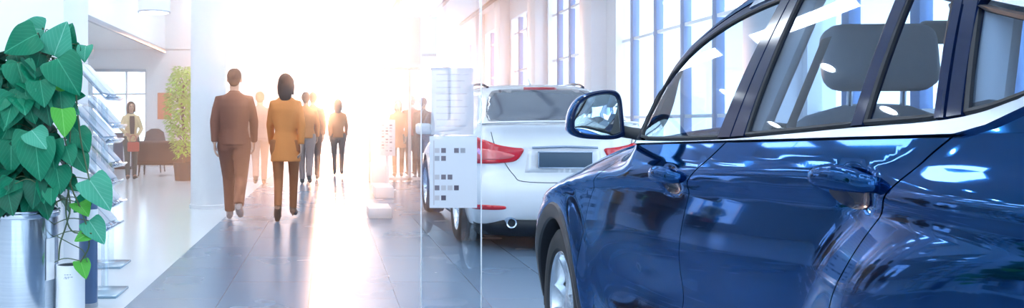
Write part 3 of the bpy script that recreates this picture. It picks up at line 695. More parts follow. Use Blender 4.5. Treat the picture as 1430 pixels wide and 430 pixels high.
for x in (-1.5, -.4):
    for y in (-3.3, -.2, 3.0, 6.2, 9.4, 12.6):
        t = thing('downlight', 'small round downlight in the white hall ceiling', 'ceiling light', (x, y, ZC), 0, 'round downlights in the hall ceiling')
        bm = nb(); lathe(bm, [(0, -.006), (.11, -.006), (.11, -.002), (0, -.002)], 28); obj('diffuser', bm, 'lightp', t)
        bm = nb(); lathe(bm, [(.11, -.002), (.11, -.016), (.135, -.010), (.14, 0), (.11, -.002)], 28); obj('trim_ring', bm, 'frame_white', t)
# dark track strips that run down the ceiling
M['track'] = mat('track_grey', (.06, .07, .10), .5); M['track_red'] = mat('track_reddish', (.22, .08, .09), .5)
for i, (x, ys, mm, lab) in enumerate(((1.96, ((7, 11.8), (12.1, 16.6), (17, 29)), 'track_red', 'reddish ceiling light track nearest the middle of the hall'),
                                 (3.30, ((7, 10.2), (10.5, 13), (13.4, 17.2), (17.6, 20), (20.4, 27)), 'track', 'dark grey ceiling light track, middle one of three'),
                                 (4.62, ((7, 11), (11.3, 14.3), (14.6, 18.4), (18.8, 22.4), (22.8, 29)), 'track', 'dark grey ceiling light track closest to the windows'))):
    t = thing('ceiling_track', lab, 'light track', (x, 7, ZC))
    for a, b in ys:
        bm = nb(); box(bm, -.06, .06, a-7, b-7, -.07, -.001, .01); obj('rail', bm, mm, t)
# far end: wide glazing in a white frame
def window_wall(name, p0, p1, z0, z1, cols, rows, mfr, fw=.08, pane=True, lab=None):
    """glazed opening from p0 to p1 (plan points) with mullions and transoms"""
    p0 = Vector((*p0, 0)); p1 = Vector((*p1, 0)); L = (p1-p0).length; ang = math.atan2(p1.y-p0.y, p1.x-p0.x)
    root = bpy.data.objects.new(name, None); C.objects.link(root); root.location = p0; root.rotation_euler = (0, 0, ang); root['kind'] = 'structure'
    if lab: root['label'] = lab
    for u in cols: bm = nb(); box(bm, u-fw/2, u+fw/2, -.06, .06, z0, z1, .006); obj('mullion', bm, mfr, root)
    for z in rows: bm = nb(); box(bm, 0, L, -.045, .045, z-.025, z+.025, .004); obj('transom', bm, 'frame_white', root)
    if pane: bm = nb(); box(bm, 0, L, -.006, .006, z0, z1); obj('pane', bm, 'pane', root)
    return root
window_wall('window_1', (-4.5, YF), (XR, YF), 0, ZC, [0, 1.6, 3.1, 6.4, 7.9, 9.5], [2.4], 'frame_white')
# right wall: columns, glazed bays, sill
bays = [(-6.6, -3.4), (-2.6, 1.0), (1.8, 5.0), (5.7, 8.6), (9.4, 14.35), (16.1, 18.8), (19.75, 22.6), (23.7, 26.4), (27.4, 30.4)]
Zs, Zt = .25, 4.05
n = 2
solid = []; prev = YB
for a, b in bays: solid.append((prev, a)); prev = b
solid.append((prev, YF))
bm = nb(); box(bm, XR, XR+.3, YB, YF, Zt, ZC); box(bm, XR, XR+.3, YB, YF, 0, Zs)
for a, b in solid: box(bm, XR, XR+.3, a, b, Zs, Zt)
struct('wall_right', bm, 'wall')
for a, b in bays:
    w_ = b-a; m_ = max(2, round(w_/1.0)); cols = [w_*(i+.5)/m_ for i in range(m_)]
    window_wall('window_%d' % n, (XR+.15, a), (XR+.15, b), Zs, Zt, cols, [1.3, 2.62, 3.65], 'frame_blue', .12); n += 1
bm = nb()
for y in (9.05, 15.2, 19.27, 23.15, 26.9):
    box(bm, XR-.28, XR+.02, y-.36, y+.36, 0, ZC, .02)
struct('column_right', bm, 'column')
bm = nb(); box(bm, XR-.25, XR, YB, YF, Zs-.06, Zs, .01); struct('windowsill', bm, 'frame_white')
bm = nb(); box(bm, XR-.9, XR, 9.6, 15.0, 3.62, 3.72, .01); struct('trim_1', bm, 'wall')     # white bulkhead by the second bay
# row of round white columns on the left
for y in (11.7, 17.3, 22.9, 28.5):
    bm = nb(); lathe(bm, [(0, 0), (.27, 0), (.27, .05), (.25, .06), (.25, ZC), (0, ZC)], 48); o = struct('column_1', bm, 'column'); o.location = (-1.72, y, 0)
bm = nb(); box(bm, -3.6, -1.905, 5.9, 6.5, 0, ZC, .01); struct('column_2', bm, 'column')
# gallery over the left aisle
bm = nb(); box(bm, XL, -4.5, YB, YF, 3.22, 3.30); box(bm, -4.62, -4.5, YB, YF, 3.30, ZC+.1); struct('ceiling_gallery', bm, 'ceil')
bm = nb(); box(bm, -4.56, -4.48, YB, YF, 3.12, 3.22, .005); struct('trim_2', bm, mat('gallery_edge_grey', (.20, .25, .33), .4))
bm = nb(); box(bm, -6.6, -6.45, YB, YF, 2.95, 3.22, .005); struct('beam', bm, 'ceil')
bm = nb(); box(bm, XL-.2, XL, YB, YF, 0, 3.3); struct('wall_left', bm, 'wall')
# back wall of the left aisle, with a window
YW = 22.5
bm = nb(); box(bm, XL, -6.55, YW, YW+.2, 0, 3.22); box(bm, -5.0, -3.0, YW, YW+.2, 0, 3.22); box(bm, -6.55, -5.0, YW, YW+.2, 0, .62); box(bm, -6.55, -5.0, YW, YW+.2, 2.62, 3.22)
box(bm, -4.6, -2.9, YW, YW+.2, 3.2, ZC)
struct('wall_back', bm, 'wall')
window_wall('window_20', (-6.55, YW+.1), (-5.0, YW+.1), .62, 2.62, [0.03, .98, 1.52], [2.0], 'frame_white', .05)
bm = nb(); box(bm, -6.6, -5.0, YW-.06, YW, 2.60, 2.68, .005); struct('trim_3', bm, mat('blind_box', (.35, .45, .55), .5))
# wall behind the camera: white, with a wide opening of windows
bm = nb(); box(bm, XL, XR+.2, YB-.2, YB, 0, .5); box(bm, XL, XR+.2, YB-.2, YB, 3.9, ZC+.1)
for a, b in ((XL, -8.5), (-5.2, -4.4), (-1.2, -.6), (2.4, 3.0), (4.6, XR+.2)): box(bm, a, b, YB-.2, YB, .5, 3.9)
struct('wall_behind', bm, 'wall')
for i, (a, b) in enumerate(((-8.5, -5.2), (-4.4, -1.2), (-.6, 2.4), (3.0, 4.6))): window_wall('window_%d' % (30+i), (a, YB-.1), (b, YB-.1), .5, 3.9, [0.03, (b-a)/2, b-a-.03], [2.6], 'frame_blue', .07)
# drum pendant lamp
t = thing('pendant_lamp', 'white drum pendant lamp hanging under the hall ceiling near the gallery', 'lamp', (-2.75, 12.9, 2.93))
bm = nb(); lathe(bm, [(.235, .0), (.25, .0), (.25, .42), (.235, .42), (.235, .0)], 48); obj('lamp_shade', bm, mat('shade_fabric', (.82, .86, .90), .7), t)
bm = nb(); lathe(bm, [(0, .03), (.23, .03), (.23, .04), (0, .04)], 40); obj('diffuser', bm, mat('lamp_diffuser', (1, 1, 1), .5, emis=(1, .98, .95), es=2.5), t)
bm = nb(); lathe(bm, [(.232, .0), (.256, .0), (.256, .02), (.232, .02), (.232, 0)], 48); obj('shade_ring', bm, 'chrome', t)
bm = nb(); tube(bm, [(0, 0, .04), (0, 0, ZC-2.93)], .008, 8); obj('cable', bm, 'frame_white', t)

# ------------------------------------------------------------------ light
def area(name, loc, rot, sx, sy, power, col):
    l = bpy.data.lights.new(name, 'AREA'); l.shape = 'RECTANGLE'; l.size = sx; l.size_y = sy; l.energy = power; l.color = col
    o = bpy.data.objects.new(name, l); C.objects.link(o); o.location = loc; o.rotation_euler = [R(a) for a in rot]; return o
sl = bpy.data.lights.new('low_sun', 'SUN'); sl.energy = 1.6; sl.color = (1, .46, .24); sl.angle = R(1.2)
so = bpy.data.objects.new('low_sun', sl); C.objects.link(so)
so.rotation_euler = (Vector(((462-CX)/F, 1, (CY-138)/F))).to_track_quat('Z', 'Y').to_euler()
# warm haze added in the far hall to imitate bloom and flare
hz = bpy.data.materials.new('bloom_haze'); hz.use_nodes = True; nt = hz.node_tree; nt.nodes.clear()
o_ = nt.nodes.new('ShaderNodeOutputMaterial'); vs = nt.nodes.new('ShaderNodeVolumeScatter'); vs.inputs['Color'].default_value = (1, .97, .95, 1)
vs.inputs['Density'].default_value = .03; vs.inputs['Anisotropy'].default_value = .85; nt.links.new(vs.outputs[0], o_.inputs['Volume'])
bm = nb(); box(bm, -4.4, 4.6, 7.2, YF-.3, .01, ZC-.12); h = obj('haze', bm, hz, None, 0); tag(h, 'warm sunlit haze added in the far half of the hall for lens bloom', 'haze', kind='stuff')

# ------------------------------------------------------------------ left aisle furniture
M['sofa'] = noise_mat('plum_fabric', (.03, .02, .03), (.04, .03, .04), 30, .8)
M['cab_blue'] = mat('navy_cabinet', (.05, .08, .15), .45); M['cab_white'] = mat('white_cabinet', (.75, .80, .88), .4)
M['poster'] = noise_mat('orange_red_print', (.75, .16, .07), (.85, .35, .18), 2.5, .5)
M['wood'] = noise_mat('pale_wood', (.50, .38, .28), (.56, .43, .32), 6, .5)
x0 = at(190, 0, 18.6).x
t = thing('sofa', 'dark plum two-seat sofa on thin legs standing in the left aisle', 'sofa', (x0+.62, 18.9, 0))
bm = nb(); rbox(bm, (1.24, .70, .22), (0, 0, .36), (0, 0, 0), .05); obj('seat', bm, 'sofa', t)
bm = nb(); rbox(bm, (1.24, .16, .50), (0, -.30, .55), (4, 0, 0), .06); obj('backrest', bm, 'sofa', t)
for s in (-1, 1): bm = nb(); rbox(bm, (.13, .70, .34), (s*.61, 0, .44), (0, 0, 0), .05); obj('armrest', bm, 'sofa', t)
for sx in (-1, 1):
    for sy in (-1, 1): bm = nb(); tube(bm, [(sx*.55, sy*.28, .27), (sx*.57, sy*.30, 0)], [.02, .013], 10); obj('leg', bm, 'black', t)
p = at(147, 222, 20.5)
t = thing('storage_cabinet', 'low navy cabinet with one white door in front of the aisle window', 'cabinet', (p.x+.2, 21.6, 0))
bm = nb(); box(bm, -.24, .24, -.2, .2, .05, .95, .01); obj('body', bm, 'cab_blue', t)
bm = nb(); box(bm, .02, .23, -.222, -.2, .08, .92, .005); d = obj('door', bm, 'cab_white', t)
bm = nb(); tube(bm, [(.05, -.235, .45), (.05, -.235, .6)], .008, 8); obj('handle', bm, 'chrome', d)
bm = nb(); box(bm, -.22, .22, -.18, .18, 0, .05); obj('plinth', bm, 'black', t)
p = at(230, 148, YW); bm = nb(); box(bm, p.x-.19, p.x+.19, YW-.03, YW-.005, p.z-.36, p.z+.36, .004); tag(obj('poster', bm, 'poster'), 'orange-red poster on the back wall of the left aisle', 'poster')
p = at(205, 200, 19.6)
t = thing('armchair', 'dark armchair with a rounded back beyond the plum sofa', 'chair', (p.x+.0, 20.2, 0))
bm = nb(); rbox(bm, (.62, .6, .2), (0, 0, .36), (0, 0, 0), .05); obj('seat', bm, 'trim_dark', t)
bm = nb(); tube(bm, [(0, .24, .4), (0, .28, .7), (0, .32, .98), (0, .33, 1.06)], [(.30, .07), (.29, .07), (.22, .06), (.1, .04)], 18, side=(1, 0, 0)); obj('backrest', bm, 'trim_dark', t)
for sx in (-1, 1):
    for sy in (-1, 1): bm = nb(); tube(bm, [(sx*.24, sy*.22, .28), (sx*.26, sy*.25, 0)], .015, 8); obj('leg', bm, 'black', t)
# tall green plant by the column
M['ficus'] = noise_mat('ficus_leaf', (.30, .62, .06), (.45, .75, .12), 4, .5); M['bark'] = noise_mat('bark', (.10, .07, .045), (.16, .11, .07), 20, .8)
p = at(256, 240, 17.2)
t = thing('potted_tree', 'tall slender green indoor tree behind the nearest round column', 'plant', (p.x, 17.2, 0))
bm = nb(); lathe(bm, [(0, 0), (.17, 0), (.21, .38), (.19, .38), (.18, .33), (0, .33)], 28); obj('pot', bm, 'under', t)
bm = nb(); tube(bm, cr([(0, 0, .3), (.03, .02, .8), (-.02, 0, 1.4), (.01, .01, 2.0)], 4), [.03]*12+[.02], 10)
for i in range(26):
    z = .7+1.5*random.random(); a = random.random()*6.28; r_ = .25*random.random()+.12; tube(bm, [(0, 0, z), (math.cos(a)*r_*.6, math.sin(a)*r_*.6, z+.14), (math.cos(a)*r_, math.sin(a)*r_, z+.18)], .007, 5)
obj('trunk', bm, 'bark', t)
bm = nb()
for i in range(2600):
    z = random.betavariate(1.6, 1.3)*1.9+.48; rr_ = .36*math.sin(math.pi*min(.97, max(.08, (z-.4)/2.15)))**.6; a = random.random()*6.28; q = rr_*random.random()**.5
    c = Vector((q*math.cos(a), q*math.sin(a), z)); d = Vector((math.cos(a)+random.uniform(-.5, .5), math.sin(a)+random.uniform(-.5, .5), random.uniform(-1, .3))).normalized()
    s = d.cross(Vector((0, 0, 1))).normalized(); L_ = random.uniform(.07, .13); w_ = L_*.24; up = s.cross(d)*.1*L_
    v = [bm.verts.new(q_) for q_ in (c, c+d*L_*.45+s*w_+up, c+d*L_, c+d*L_*.45-s*w_+up)]; bm.faces.new(v)
obj('foliage', bm, 'ficus', t, 0)
# ------------------------------------------------------------------ brochure stands by the plant
def brochure(x, y, label, nsh, sc_, rz=0):
    t = thing('brochure_stand', label, 'display stand', (x, y, 0), R(rz), None)
    bm = nb(); box(bm, -.16, .14, -.18, .18, 0, .018, .004); obj('base', bm, mat('grey_acrylic_base', (.25, .38, .50), .15), t)
    for s in (-1, 1): bm = nb(); box(bm, -.05, .0, s*.15-.008, s*.15+.008, .018, 1.50*sc_, .002); obj('post', bm, 'acrylic', t)
    for k in range(nsh):
        z = (.60+.30*k)*sc_
        bm = nb(); tb = bmesh.new(); box(tb, -.19, .19, -.20, .20, -.004, .004, .001); box(tb, .175, .19, -.2, .2, .004, .035, .001)
        mt = Matrix.Translation((-.05, 0, z)) @ Matrix.Rotation(R(47), 4, 'Y'); bmesh.ops.transform(tb, matrix=mt, verts=tb.verts); join(bm, tb); sh = obj('tray', bm, 'acrylic_grey', t)
        for j in range(2):
            bm = nb(); tb = bmesh.new(); box(tb, -.15, .14, -.185+.19*j, -.015+.19*j, .006, .016, .001); bmesh.ops.transform(tb, matrix=mt, verts=tb.verts); join(bm, tb)
            o = obj('brochure', bm, ['leaf_a', 'leaf_b', 'leaf_c'][(k+j) % 3]); o.location = (x, y, 0); o.rotation_euler = (0, 0, R(rz)); bpy.context.view_layer.update()
            tag(o, '%s brochure on tray %s of the %s' % (['pale grey', 'white', 'blue-grey'][(k+j) % 3], ['one', 'two', 'three', 'four'][k]+' from the bottom,'+(' near side' if j == 0 else ' far side')+',', 'nearer brochure stand' if nsh == 4 else 'farther brochure stand'), 'brochure', 'brochures on the tilted trays')
M['acrylic_grey'] = glass_mat('smoky_acrylic', (.62, .70, .78), .08)
M['leaf_a'] = noise_mat('brochure_grey', (.35, .42, .52), (.6, .66, .74), 9, .35); M['leaf_b'] = noise_mat('brochure_white', (.72, .76, .82), (.5, .56, .66), 7, .3); M['leaf_c'] = noise_mat('brochure_blue', (.16, .24, .36), (.55, .6, .7), 8, .3)
brochure(-1.60, 5.80, 'clear brochure stand with tilted trays, the one nearer the chrome planter', 4, 1.0)
brochure(-1.86, 6.95, 'clear brochure stand with tilted trays, the one farther from the chrome planter', 3, 1.08)
# ------------------------------------------------------------------ canisters by the planter
M['brushed'] = noise_mat('brushed_steel', (.45, .52, .60), (.60, .67, .75), 3, .17, 1., stretch=(1, 1, 60))
t = thing('waste_bin', 'small white cylindrical bin with black inside, beside the chrome planter', 'bin', ((99-CX)/240, 4.78, 0))
bm = nb(); lathe(bm, [(0, 0), (.078, 0), (.080, .01), (.080, .375), (.0765, .378), (.073, .375)], 48); obj('body', bm, 'frame_white', t)
bm = nb(); lathe(bm, [(.0745, .377), (.072, .372), (.072, .06), (0, .06)], 40); obj('liner', bm, mat('bin_black', (.015, .03, .05), .35), t)
bm = nb(); rg = [Vector((.077*math.cos(a), .077*math.sin(a), .379)) for a in np.linspace(0, 2*math.pi, 41)]; tube(bm, rg, .0035, 8, cap=False); obj('rim', bm, 'frame_white', t)
bm = nb()
for z_, a0, a1 in ((.330, -98, -70), (.316, -100, -62), (.309, -100, -78)):      # three lines of small grey print
    for k in range(int((a1-a0)/3)):
        if (k*7+int(z_*1000)) % 4 == 0: continue
        a = R(a0+3*k); b_ = R(a0+3*k+2); v = [bm.verts.new((.0806*math.cos(q), .0806*math.sin(q), z_+dz)) for q, dz in ((a, 0), (b_, 0), (b_, .006), (a, .006))]; bm.faces.new(v)
obj('print', bm, mat('print_grey', (.25, .32, .40), .6), t, 0)
t = thing('tall_canister', 'tall slim slate blue cylinder with white label behind the white bin', 'canister', ((124-CX)/213, 5.38, 0))
bm = nb(); lathe(bm, [(0, .03), (.058, .03), (.059, .035), (.059, .70), (.054, .705), (0, .705)], 40); obj('body', bm, mat('slate_blue', (.07, .13, .26), .35), t)
bm = nb(); lathe(bm, [(0, 0), (.062, 0), (.062, .028), (.058, .03), (0, .03)], 40); obj('foot', bm, mat('foot_grey', (.30, .33, .38), .4), t)
bm = nb(); g = [[bm.verts.new((.0605*math.cos(R(a)), .0605*math.sin(R(a)), z)) for a in range(-82, 10, 6)] for z in (.46, .64)]
for k in range(len(g[0])-1): bm.faces.new((g[0][k], g[0][k+1], g[1][k+1], g[1][k]))
obj('label', bm, 'frame_white', t)
# ------------------------------------------------------------------ the clear information stand in front of the white car
t = thing('information_stand', 'tall clear glass stand with printed information sheets, in front of the white car', 'display stand', ((630-CX)/234.3, 4.9, 0))
hwid = 42/234.3
bm = nb(); box(bm, -hwid, hwid, -.006, .006, .02, 2.0); obj('glass_panel', bm, glass_mat('stand_glass', (.93, .96, .98), .03), t)
for s in (-1, 1): bm = nb(); box(bm, s*hwid-.0025, s*hwid+.0025, -.009, .009, .02, 2.0); obj('edge_strip', bm, mat('edge_white', (.85, .88, .92), .3), t)
bm = nb(); box(bm, -hwid-.03, hwid+.03, -.16, .16, 0, .02, .004); obj('base', bm, 'acrylic_grey', t)
def zpy(py): return CAMZ-(py-CY)/234.3
def paper(name, col, al):
    m = bpy.data.materials.new(name); m.use_nodes = True; nt = m.node_tree; b = nt.nodes['Principled BSDF']; b.inputs['Base Color'].default_value = (*col, 1); b.inputs['Roughness'].default_value = .5; b.inputs['Alpha'].default_value = al; b.inputs['Subsurface Weight'].default_value = 0; return m
xa, xb_ = (602-630)/234.3, (661-630)/234.3
bm = nb(); box(bm, xa, xb_, -.011, -.0075, zpy(188), zpy(95)); up = obj('upper_sheet', bm, paper('grey_film', (.66, .66, .72), .6), t)
bm = nb()
for i in range(9): zz = zpy(104+i*9); box(bm, xa+.03, xb_-.03-(i*37 % 5)*.012, -.0122, -.0112, zz-.002, zz+.001)
obj('faint_print', bm, paper('faint_print', (.5, .5, .58), .22), up, 0)
bm = nb(); box(bm, xa-.01, xb_+.02, -.011, -.0075, zpy(290), zpy(190)); lo = obj('lower_sheet', bm, paper('white_sheet', (.80, .82, .88), .88), t)
sw = {(0, 1): 2, (0, 0): 0, (0, 3): 2, (0, 4): 1, (1, 0): 1, (1, 1): 2, (3, 0): 0, (3, 1): 2, (3, 2): 2, (4, 0): 2, (4, 1): 0, (4, 2): 0, (4, 3): 3, (5, 0): 0, (5, 1): 3}
ry = [210, 221, 232, 247, 262, 276]
cols_ = [(.55, .52, .55), (.38, .38, .42), (.20, .17, .20), (.10, .08, .11)]
swm = [mat('swatch_%s' % n_, c_, .4) for n_, c_ in zip(('pale', 'mid', 'dark', 'darkest'), cols_)]
for (r_, c_), v in sw.items():
    x = (610+c_*9-630)/234.3; z = zpy(ry[r_]); bm = nb(); box(bm, x-.014, x+.014, -.0125, -.0112, z-.0145, z+.0145); obj('colour_swatch', bm, swm[v], lo, 0)
bm = nb(); box(bm, xa+.012, xa+.018, -.0122, -.0112, zpy(286), zpy(196)); obj('margin_line', bm, swm[0], lo, 0)
# ------------------------------------------------------------------ plinths, case and small sign in the middle distance
M['plinth'] = mat('plinth_white', (.78, .76, .78), .35)
p = at(531, 305, 10.36); bm = nb(); box(bm, p.x-.145, p.x+.145, 10.36, 11.0, 0, .125, .004); tag(obj('display_plinth', bm, 'plinth'), 'low white plinth block on the floor, the nearest in the row', 'plinth')
p = at(537, 276, 13.2); bm = nb(); box(bm, p.x-.15, p.x+.15, 13.2, 14.2, 0, .17, .004); tag(obj('display_plinth', bm, 'plinth'), 'white plinth block behind the nearest one', 'plinth')
p = at(533, 262, 15.3); bm = nb(); box(bm, p.x-.16, p.x+.14, 15.3, 16.4, 0, .42, .004); tag(obj('display_plinth', bm, 'plinth'), 'taller white plinth block farthest along the row', 'plinth')
p = at(546, 270, 13.4)
t = thing('sign_stand', 'slim white information sign on a post beyond the white plinths', 'sign', (p.x+.02, 14.6, 0))
bm = nb(); box(bm, -.03, .03, -.02, .02, 0, 1.6, .004); obj('post', bm, 'plinth', t)
bm = nb(); box(bm, -.14, .14, -.05, -.025, .62, 1.26, .004); bd = obj('board', bm, 'plinth', t)
for k in range(10):
    for j in range(3):
        if (k*5+j*3) % 4: bm = nb(); box(bm, -.10+.07*j, -.055+.07*j, -.0525, -.05, .70+.05*k, .725+.05*k); obj('swatch', bm, swm[(k+j) % 3], bd, 0)
bm = nb(); box(bm, -.16, .16, -.12, .12, 0, .02, .004); obj('base', bm, 'plinth', t)
# glass display case frame with an orange-red hanging inside
M['case'] = mat('case_frame', (.72, .62, .62), .4)
t = thing('glass_screen', 'glass screen in a pale frame standing before the group of people', 'screen', ((572-CX)/F*17, 17, 0))
for x in (-.82, .0, .82): bm = nb(); box(bm, x-.03, x+.03, -.03, .03, 0, 2.3, .004); obj('post', bm, 'case', t)
bm = nb(); box(bm, -.85, .85, -.03, .03, 2.3, 2.36, .004); obj('top_rail', bm, 'case', t)
bm = nb(); box(bm, -.85, .85, -.03, .03, 0.02, .08, .004); obj('bottom_rail', bm, 'case', t)
for s in (-1, 1): bm = nb(); box(bm, s*.41-.38, s*.41+.38, -.005, .005, .08, 2.3); obj('glass_panel', bm, 'pane', t)
# hanging banner
p = at(584, 60, 18.5)
t = thing('hanging_banner', 'pale white banner hanging from the ceiling above the glass screen', 'banner', (p.x, 18.5, 0))
bm = nb(); box(bm, -.42, .42, -.006, .006, at(0, 92, 18.5).z, at(0, 24, 18.5).z); obj('cloth', bm, mat('banner_white', (.80, .78, .80), .7), t)
zt_ = at(0, 24, 18.5).z
bm = nb(); tube(bm, [(-.44, 0, zt_), (.44, 0, zt_)], .015, 8); obj('rod', bm, 'frame_white', t)
for s in (-1, 1): bm = nb(); tube(bm, [(s*.40, 0, zt_), (s*.40, 0, ZC)], .006, 6); obj('cord', bm, 'frame_white', t)
# ================================================================== people
M['skin'] = noise_mat('skin', (.55, .33, .24), (.60, .37, .27), 20, .5)
M['suit'] = noise_mat('suit_flare_brown', (.20, .075, .045), (.24, .09, .055), 60, .8)  # dark suit; brown tint of the flare painted into the cloth
M['suit2'] = noise_mat('suit_dark', (.12, .06, .06), (.15, .08, .08), 60, .8)
M['coat_flare_rust'] = noise_mat('coat_flare_rust', (.72, .24, .06), (.80, .30, .08), 60, .8)  # orange of the flare over the walkers is put into this colour
M['trousers_flare_rust'] = noise_mat('trousers_flare_rust', (.42, .14, .05), (.48, .17, .06), 60, .8)  # flare tint painted into the trousers too
M['grey_cloth'] = noise_mat('grey_cloth', (.40, .26, .24), (.48, .32, .28), 60, .8)
M['cream'] = noise_mat('cream_jacket', (.66, .52, .30), (.72, .58, .36), 60, .8)
M['red_cloth'] = noise_mat('red_cloth', (.45, .06, .05), (.55, .10, .08), 60, .8)
M['green_cloth'] = noise_mat('dark_green_cloth', (.03, .07, .08), (.04, .09, .10), 60, .8)
M['hair'] = noise_mat('brown_hair', (.05, .022, .015), (.10, .045, .03), 40, .6, stretch=(1, 1, .2))
M['shoe_grey'] = mat('shoe_grey', (.30, .27, .28), .5); M['shoe_dark'] = mat('shoe_dark', (.05, .03, .03), .4); M['shoe_tan'] = mat('shoe_tan', (.30, .13, .07), .4)
M['eye'] = mat('eye_dark', (.03, .02, .02), .2); M['lips'] = mat('lips', (.5, .15, .13), .5); M['shirt_dark'] = noise_mat('shirt_dark', (.04, .035, .05), (.06, .05, .07), 40, .8)
def remesh(o, v, it=3):
    m = o.modifiers.new('r', 'REMESH'); m.mode = 'VOXEL'; m.voxel_size = v; m.use_smooth_shade = True
    s = o.modifiers.new('s', 'SMOOTH'); s.factor = .5; s.iterations = it
    bake(o)
    for p in o.data.polygons: p.use_smooth = True
    return o
def person(label, x, y, yaw, H=1.75, female=False, top='suit', low='suit2', shoe='shoe_dark', hair='hair', stride=.30, lead=1, heel=False, coat=.0, long_hair=False,
           arms=None, shirt=None, skirt=False, group=None, detail=1., lift=.0, trouser_w=1.):
    """walking figure looking along +y of its own frame; lead: which leg is in front"""
    root = thing('person', label, 'person', (x, y, 0), yaw, group); k = H/1.75
    sw = .140 if female else .168; hw = .095 if not female else .10
    P = lambda *a: Vector(a)*k
    hipz = .90
    pel = P(0, 0, .93)
    legs = {}
    for s in (-1, 1):
        f = 1 if s == lead else -1
        hip = P(s*hw*.95, 0, hipz)
        if f > 0: ky, kz, ay, az, pitch = stride*.62, .485, stride*.72, .085, 0
        else: ky, kz, ay, az, pitch = -.02, .475, -stride*.78, .085+.07+lift, 38+lift*200
        if stride < .05: ky, ay, az, pitch = 0.01, 0, .085, 0; kz = .485
        hz = .045 if heel else 0.
        knee = P(s*hw*.85, ky, kz); ank = P(s*hw*.75, ay, az+hz*(1 if f > 0 else .4)); a = R(pitch+(28 if heel else 0))
        toe = ank+Vector((s*.012, math.cos(a)*.15, -math.sin(a)*.15-.035*(1 if a < .3 else .25)))*k
        heelp = ank+Vector((0, -.045*math.cos(a)-.02*math.sin(a), -.055*math.cos(a)+.03*math.sin(a)))*k
        legs[s] = (hip, knee, ank, toe, heelp)
    sh = 1.44; armj = {}
    for s in (-1, 1):
        f = -1 if s == lead else 1
        q = (arms or {}).get(s)
        shd = P(s*sw, 0, sh-.02)
        if q: elb, wr = P(*q[0]), P(*q[1])
        else: elb = P(s*(sw+.055), .02+.06*f, 1.14); wr = P(s*(sw+.05), .07+.13*f, .90)
        armj[s] = (shd, elb, wr)
    # ---- the body, one surface
    bm = nb(); kk = k*(.92 if female else 1.)
    tor = [(P(0, 0, .86), (.15, .10)), (pel, (.165, .112)), (P(0, .005, 1.05), (.135, .095)), (P(0, .0, 1.20), (.150, .105)), (P(0, -.005, 1.33), (.168, .112)), (P(0, -.01, 1.42), (.150, .085)), (P(0, -.005, 1.47), (.075, .065))]
    tube(bm, [a for a, _ in tor], [(b[0]*kk, b[1]*kk) for _, b in tor], 20, side=(1, 0, 0))
    tube(bm, [P(0, -.005, 1.42), P(0, 0, 1.50), P(0, .012, 1.57)], [.062*kk, .052*kk, .054*kk], 16)
    hc = P(0, .02, 1.635)                                   # head: cranium, jaw, nose, brow, ears
    sphere(bm, hc+P(0, -.012, .020), (.076*k, .094*k, .092*k), 24); sphere(bm, hc+P(0, .022, -.035), (.058*k, .068*k, .072*k), 20); sphere(bm, hc+P(0, .055, -.078), (.028*k, .026*k, .022*k), 12)
    tube(bm, [hc+P(0, .080, .018), hc+P(0, .104, -.022), hc+P(0, .082, -.032)], [.009*k, .014*k, .012*k], 8)
    tube(bm, [hc+P(-.045, .072, .028), hc+P(0, .084, .030), hc+P(.045, .072, .028)], .009*k, 8)
    for s in (-1, 1): sphere(bm, hc+P(s*.078, .0, -.008), (.010*k, .02*k, .032*k), 10)
    for s in (-1, 1):
        hip, knee, ank, toe, hl = legs[s]
        tube(bm, [hip+P(0, 0, .03), hip.lerp(knee, .4), knee, knee.lerp(ank, .35)+P(0, -.012, 0), ank], [.080*kk, .066*kk*(.9 if female else 1), .046*kk*(.9 if female else 1), .046*kk*(.88 if female else 1), .033*kk], 16)
        tube(bm, [hl, ank+(toe-ank)*.35, toe], [(.032*k, .03*k), (.040*k, .032*k), (.036*k, .018*k)], 12, side=(1, 0, 0))
        shd, elb, wr = armj[s]
        tube(bm, [P(s*sw*.5, 0, sh-.04), shd+P(0, 0, -.035), shd.lerp(elb, .5), elb, elb.lerp(wr, .4), wr], [.045*kk, .052*kk, .045*kk, .038*kk, .036*kk, .026*kk], 14)
        d = (wr-elb).normalized(); n_ = Vector((s, 0, 0)); n_ = (n_-d*n_.dot(d)).normalized(); t_ = d.cross(n_)       # palm faces the thigh
        if t_.y < 0: t_ = -t_
        palm = wr+d*.085*k
        tube(bm, [wr, wr+d*.03*k, palm], [(.026*k, .018*k), (.038*k, .015*k), (.041*k, .013*k)], 12, side=t_)
        for j, (o_, ln) in enumerate(((.030, .070), (.010, .080), (-.010, .074), (-.030, .058))):
            b0 = wr+d*.080*k+t_*o_*k; b1 = b0+d*ln*.45*k-n_*.006*k; b2 = b1+d*ln*.38*k-n_*.020*k; b3 = b2+d*ln*.2*k-n_*.02*k
            tube(bm, [b0, b1, b2, b3], [.0092*k, .009*k, .0085*k, .007*k], 8)
        b0 = wr+d*.03*k+t_*.022*k; tube(bm, [b0, b0+d*.03*k+t_*.025*k-n_*.01*k, b0+d*.062*k+t_*.036*k-n_*.018*k], [.013*k, .0105*k, .008*k], 8)
    body = remesh(obj('body', bm, 'skin', root, 0), .0062/detail, 2)
    # ---- clothes
    bm = nb()
    for s in (-1, 1):
        hip, knee, ank, toe, hl = legs[s]; tw = trouser_w
        if low != 'skin_leg': tube(bm, [hip+P(0, 0, .06), hip+P(s*.004, 0, -.05), hip.lerp(knee, .5), knee, knee.lerp(ank, .5), ank+P(0, 0, .0)], [.100*kk, .104*kk, .086*kk*tw, .068*kk*tw, .060*kk*tw, .056*kk*tw], 18)
    if low != 'skin_leg':
        tube(bm, [P(0, 0, .84), pel, P(0, .0, 1.03)], [(.15*kk, .112*kk), (.178*kk, .124*kk), (.148*kk, .108*kk)], 20, side=(1, 0, 0))
        remesh(obj('trousers', bm, low, root, 0), .012/detail)
    bm = nb(); hem = .86-coat
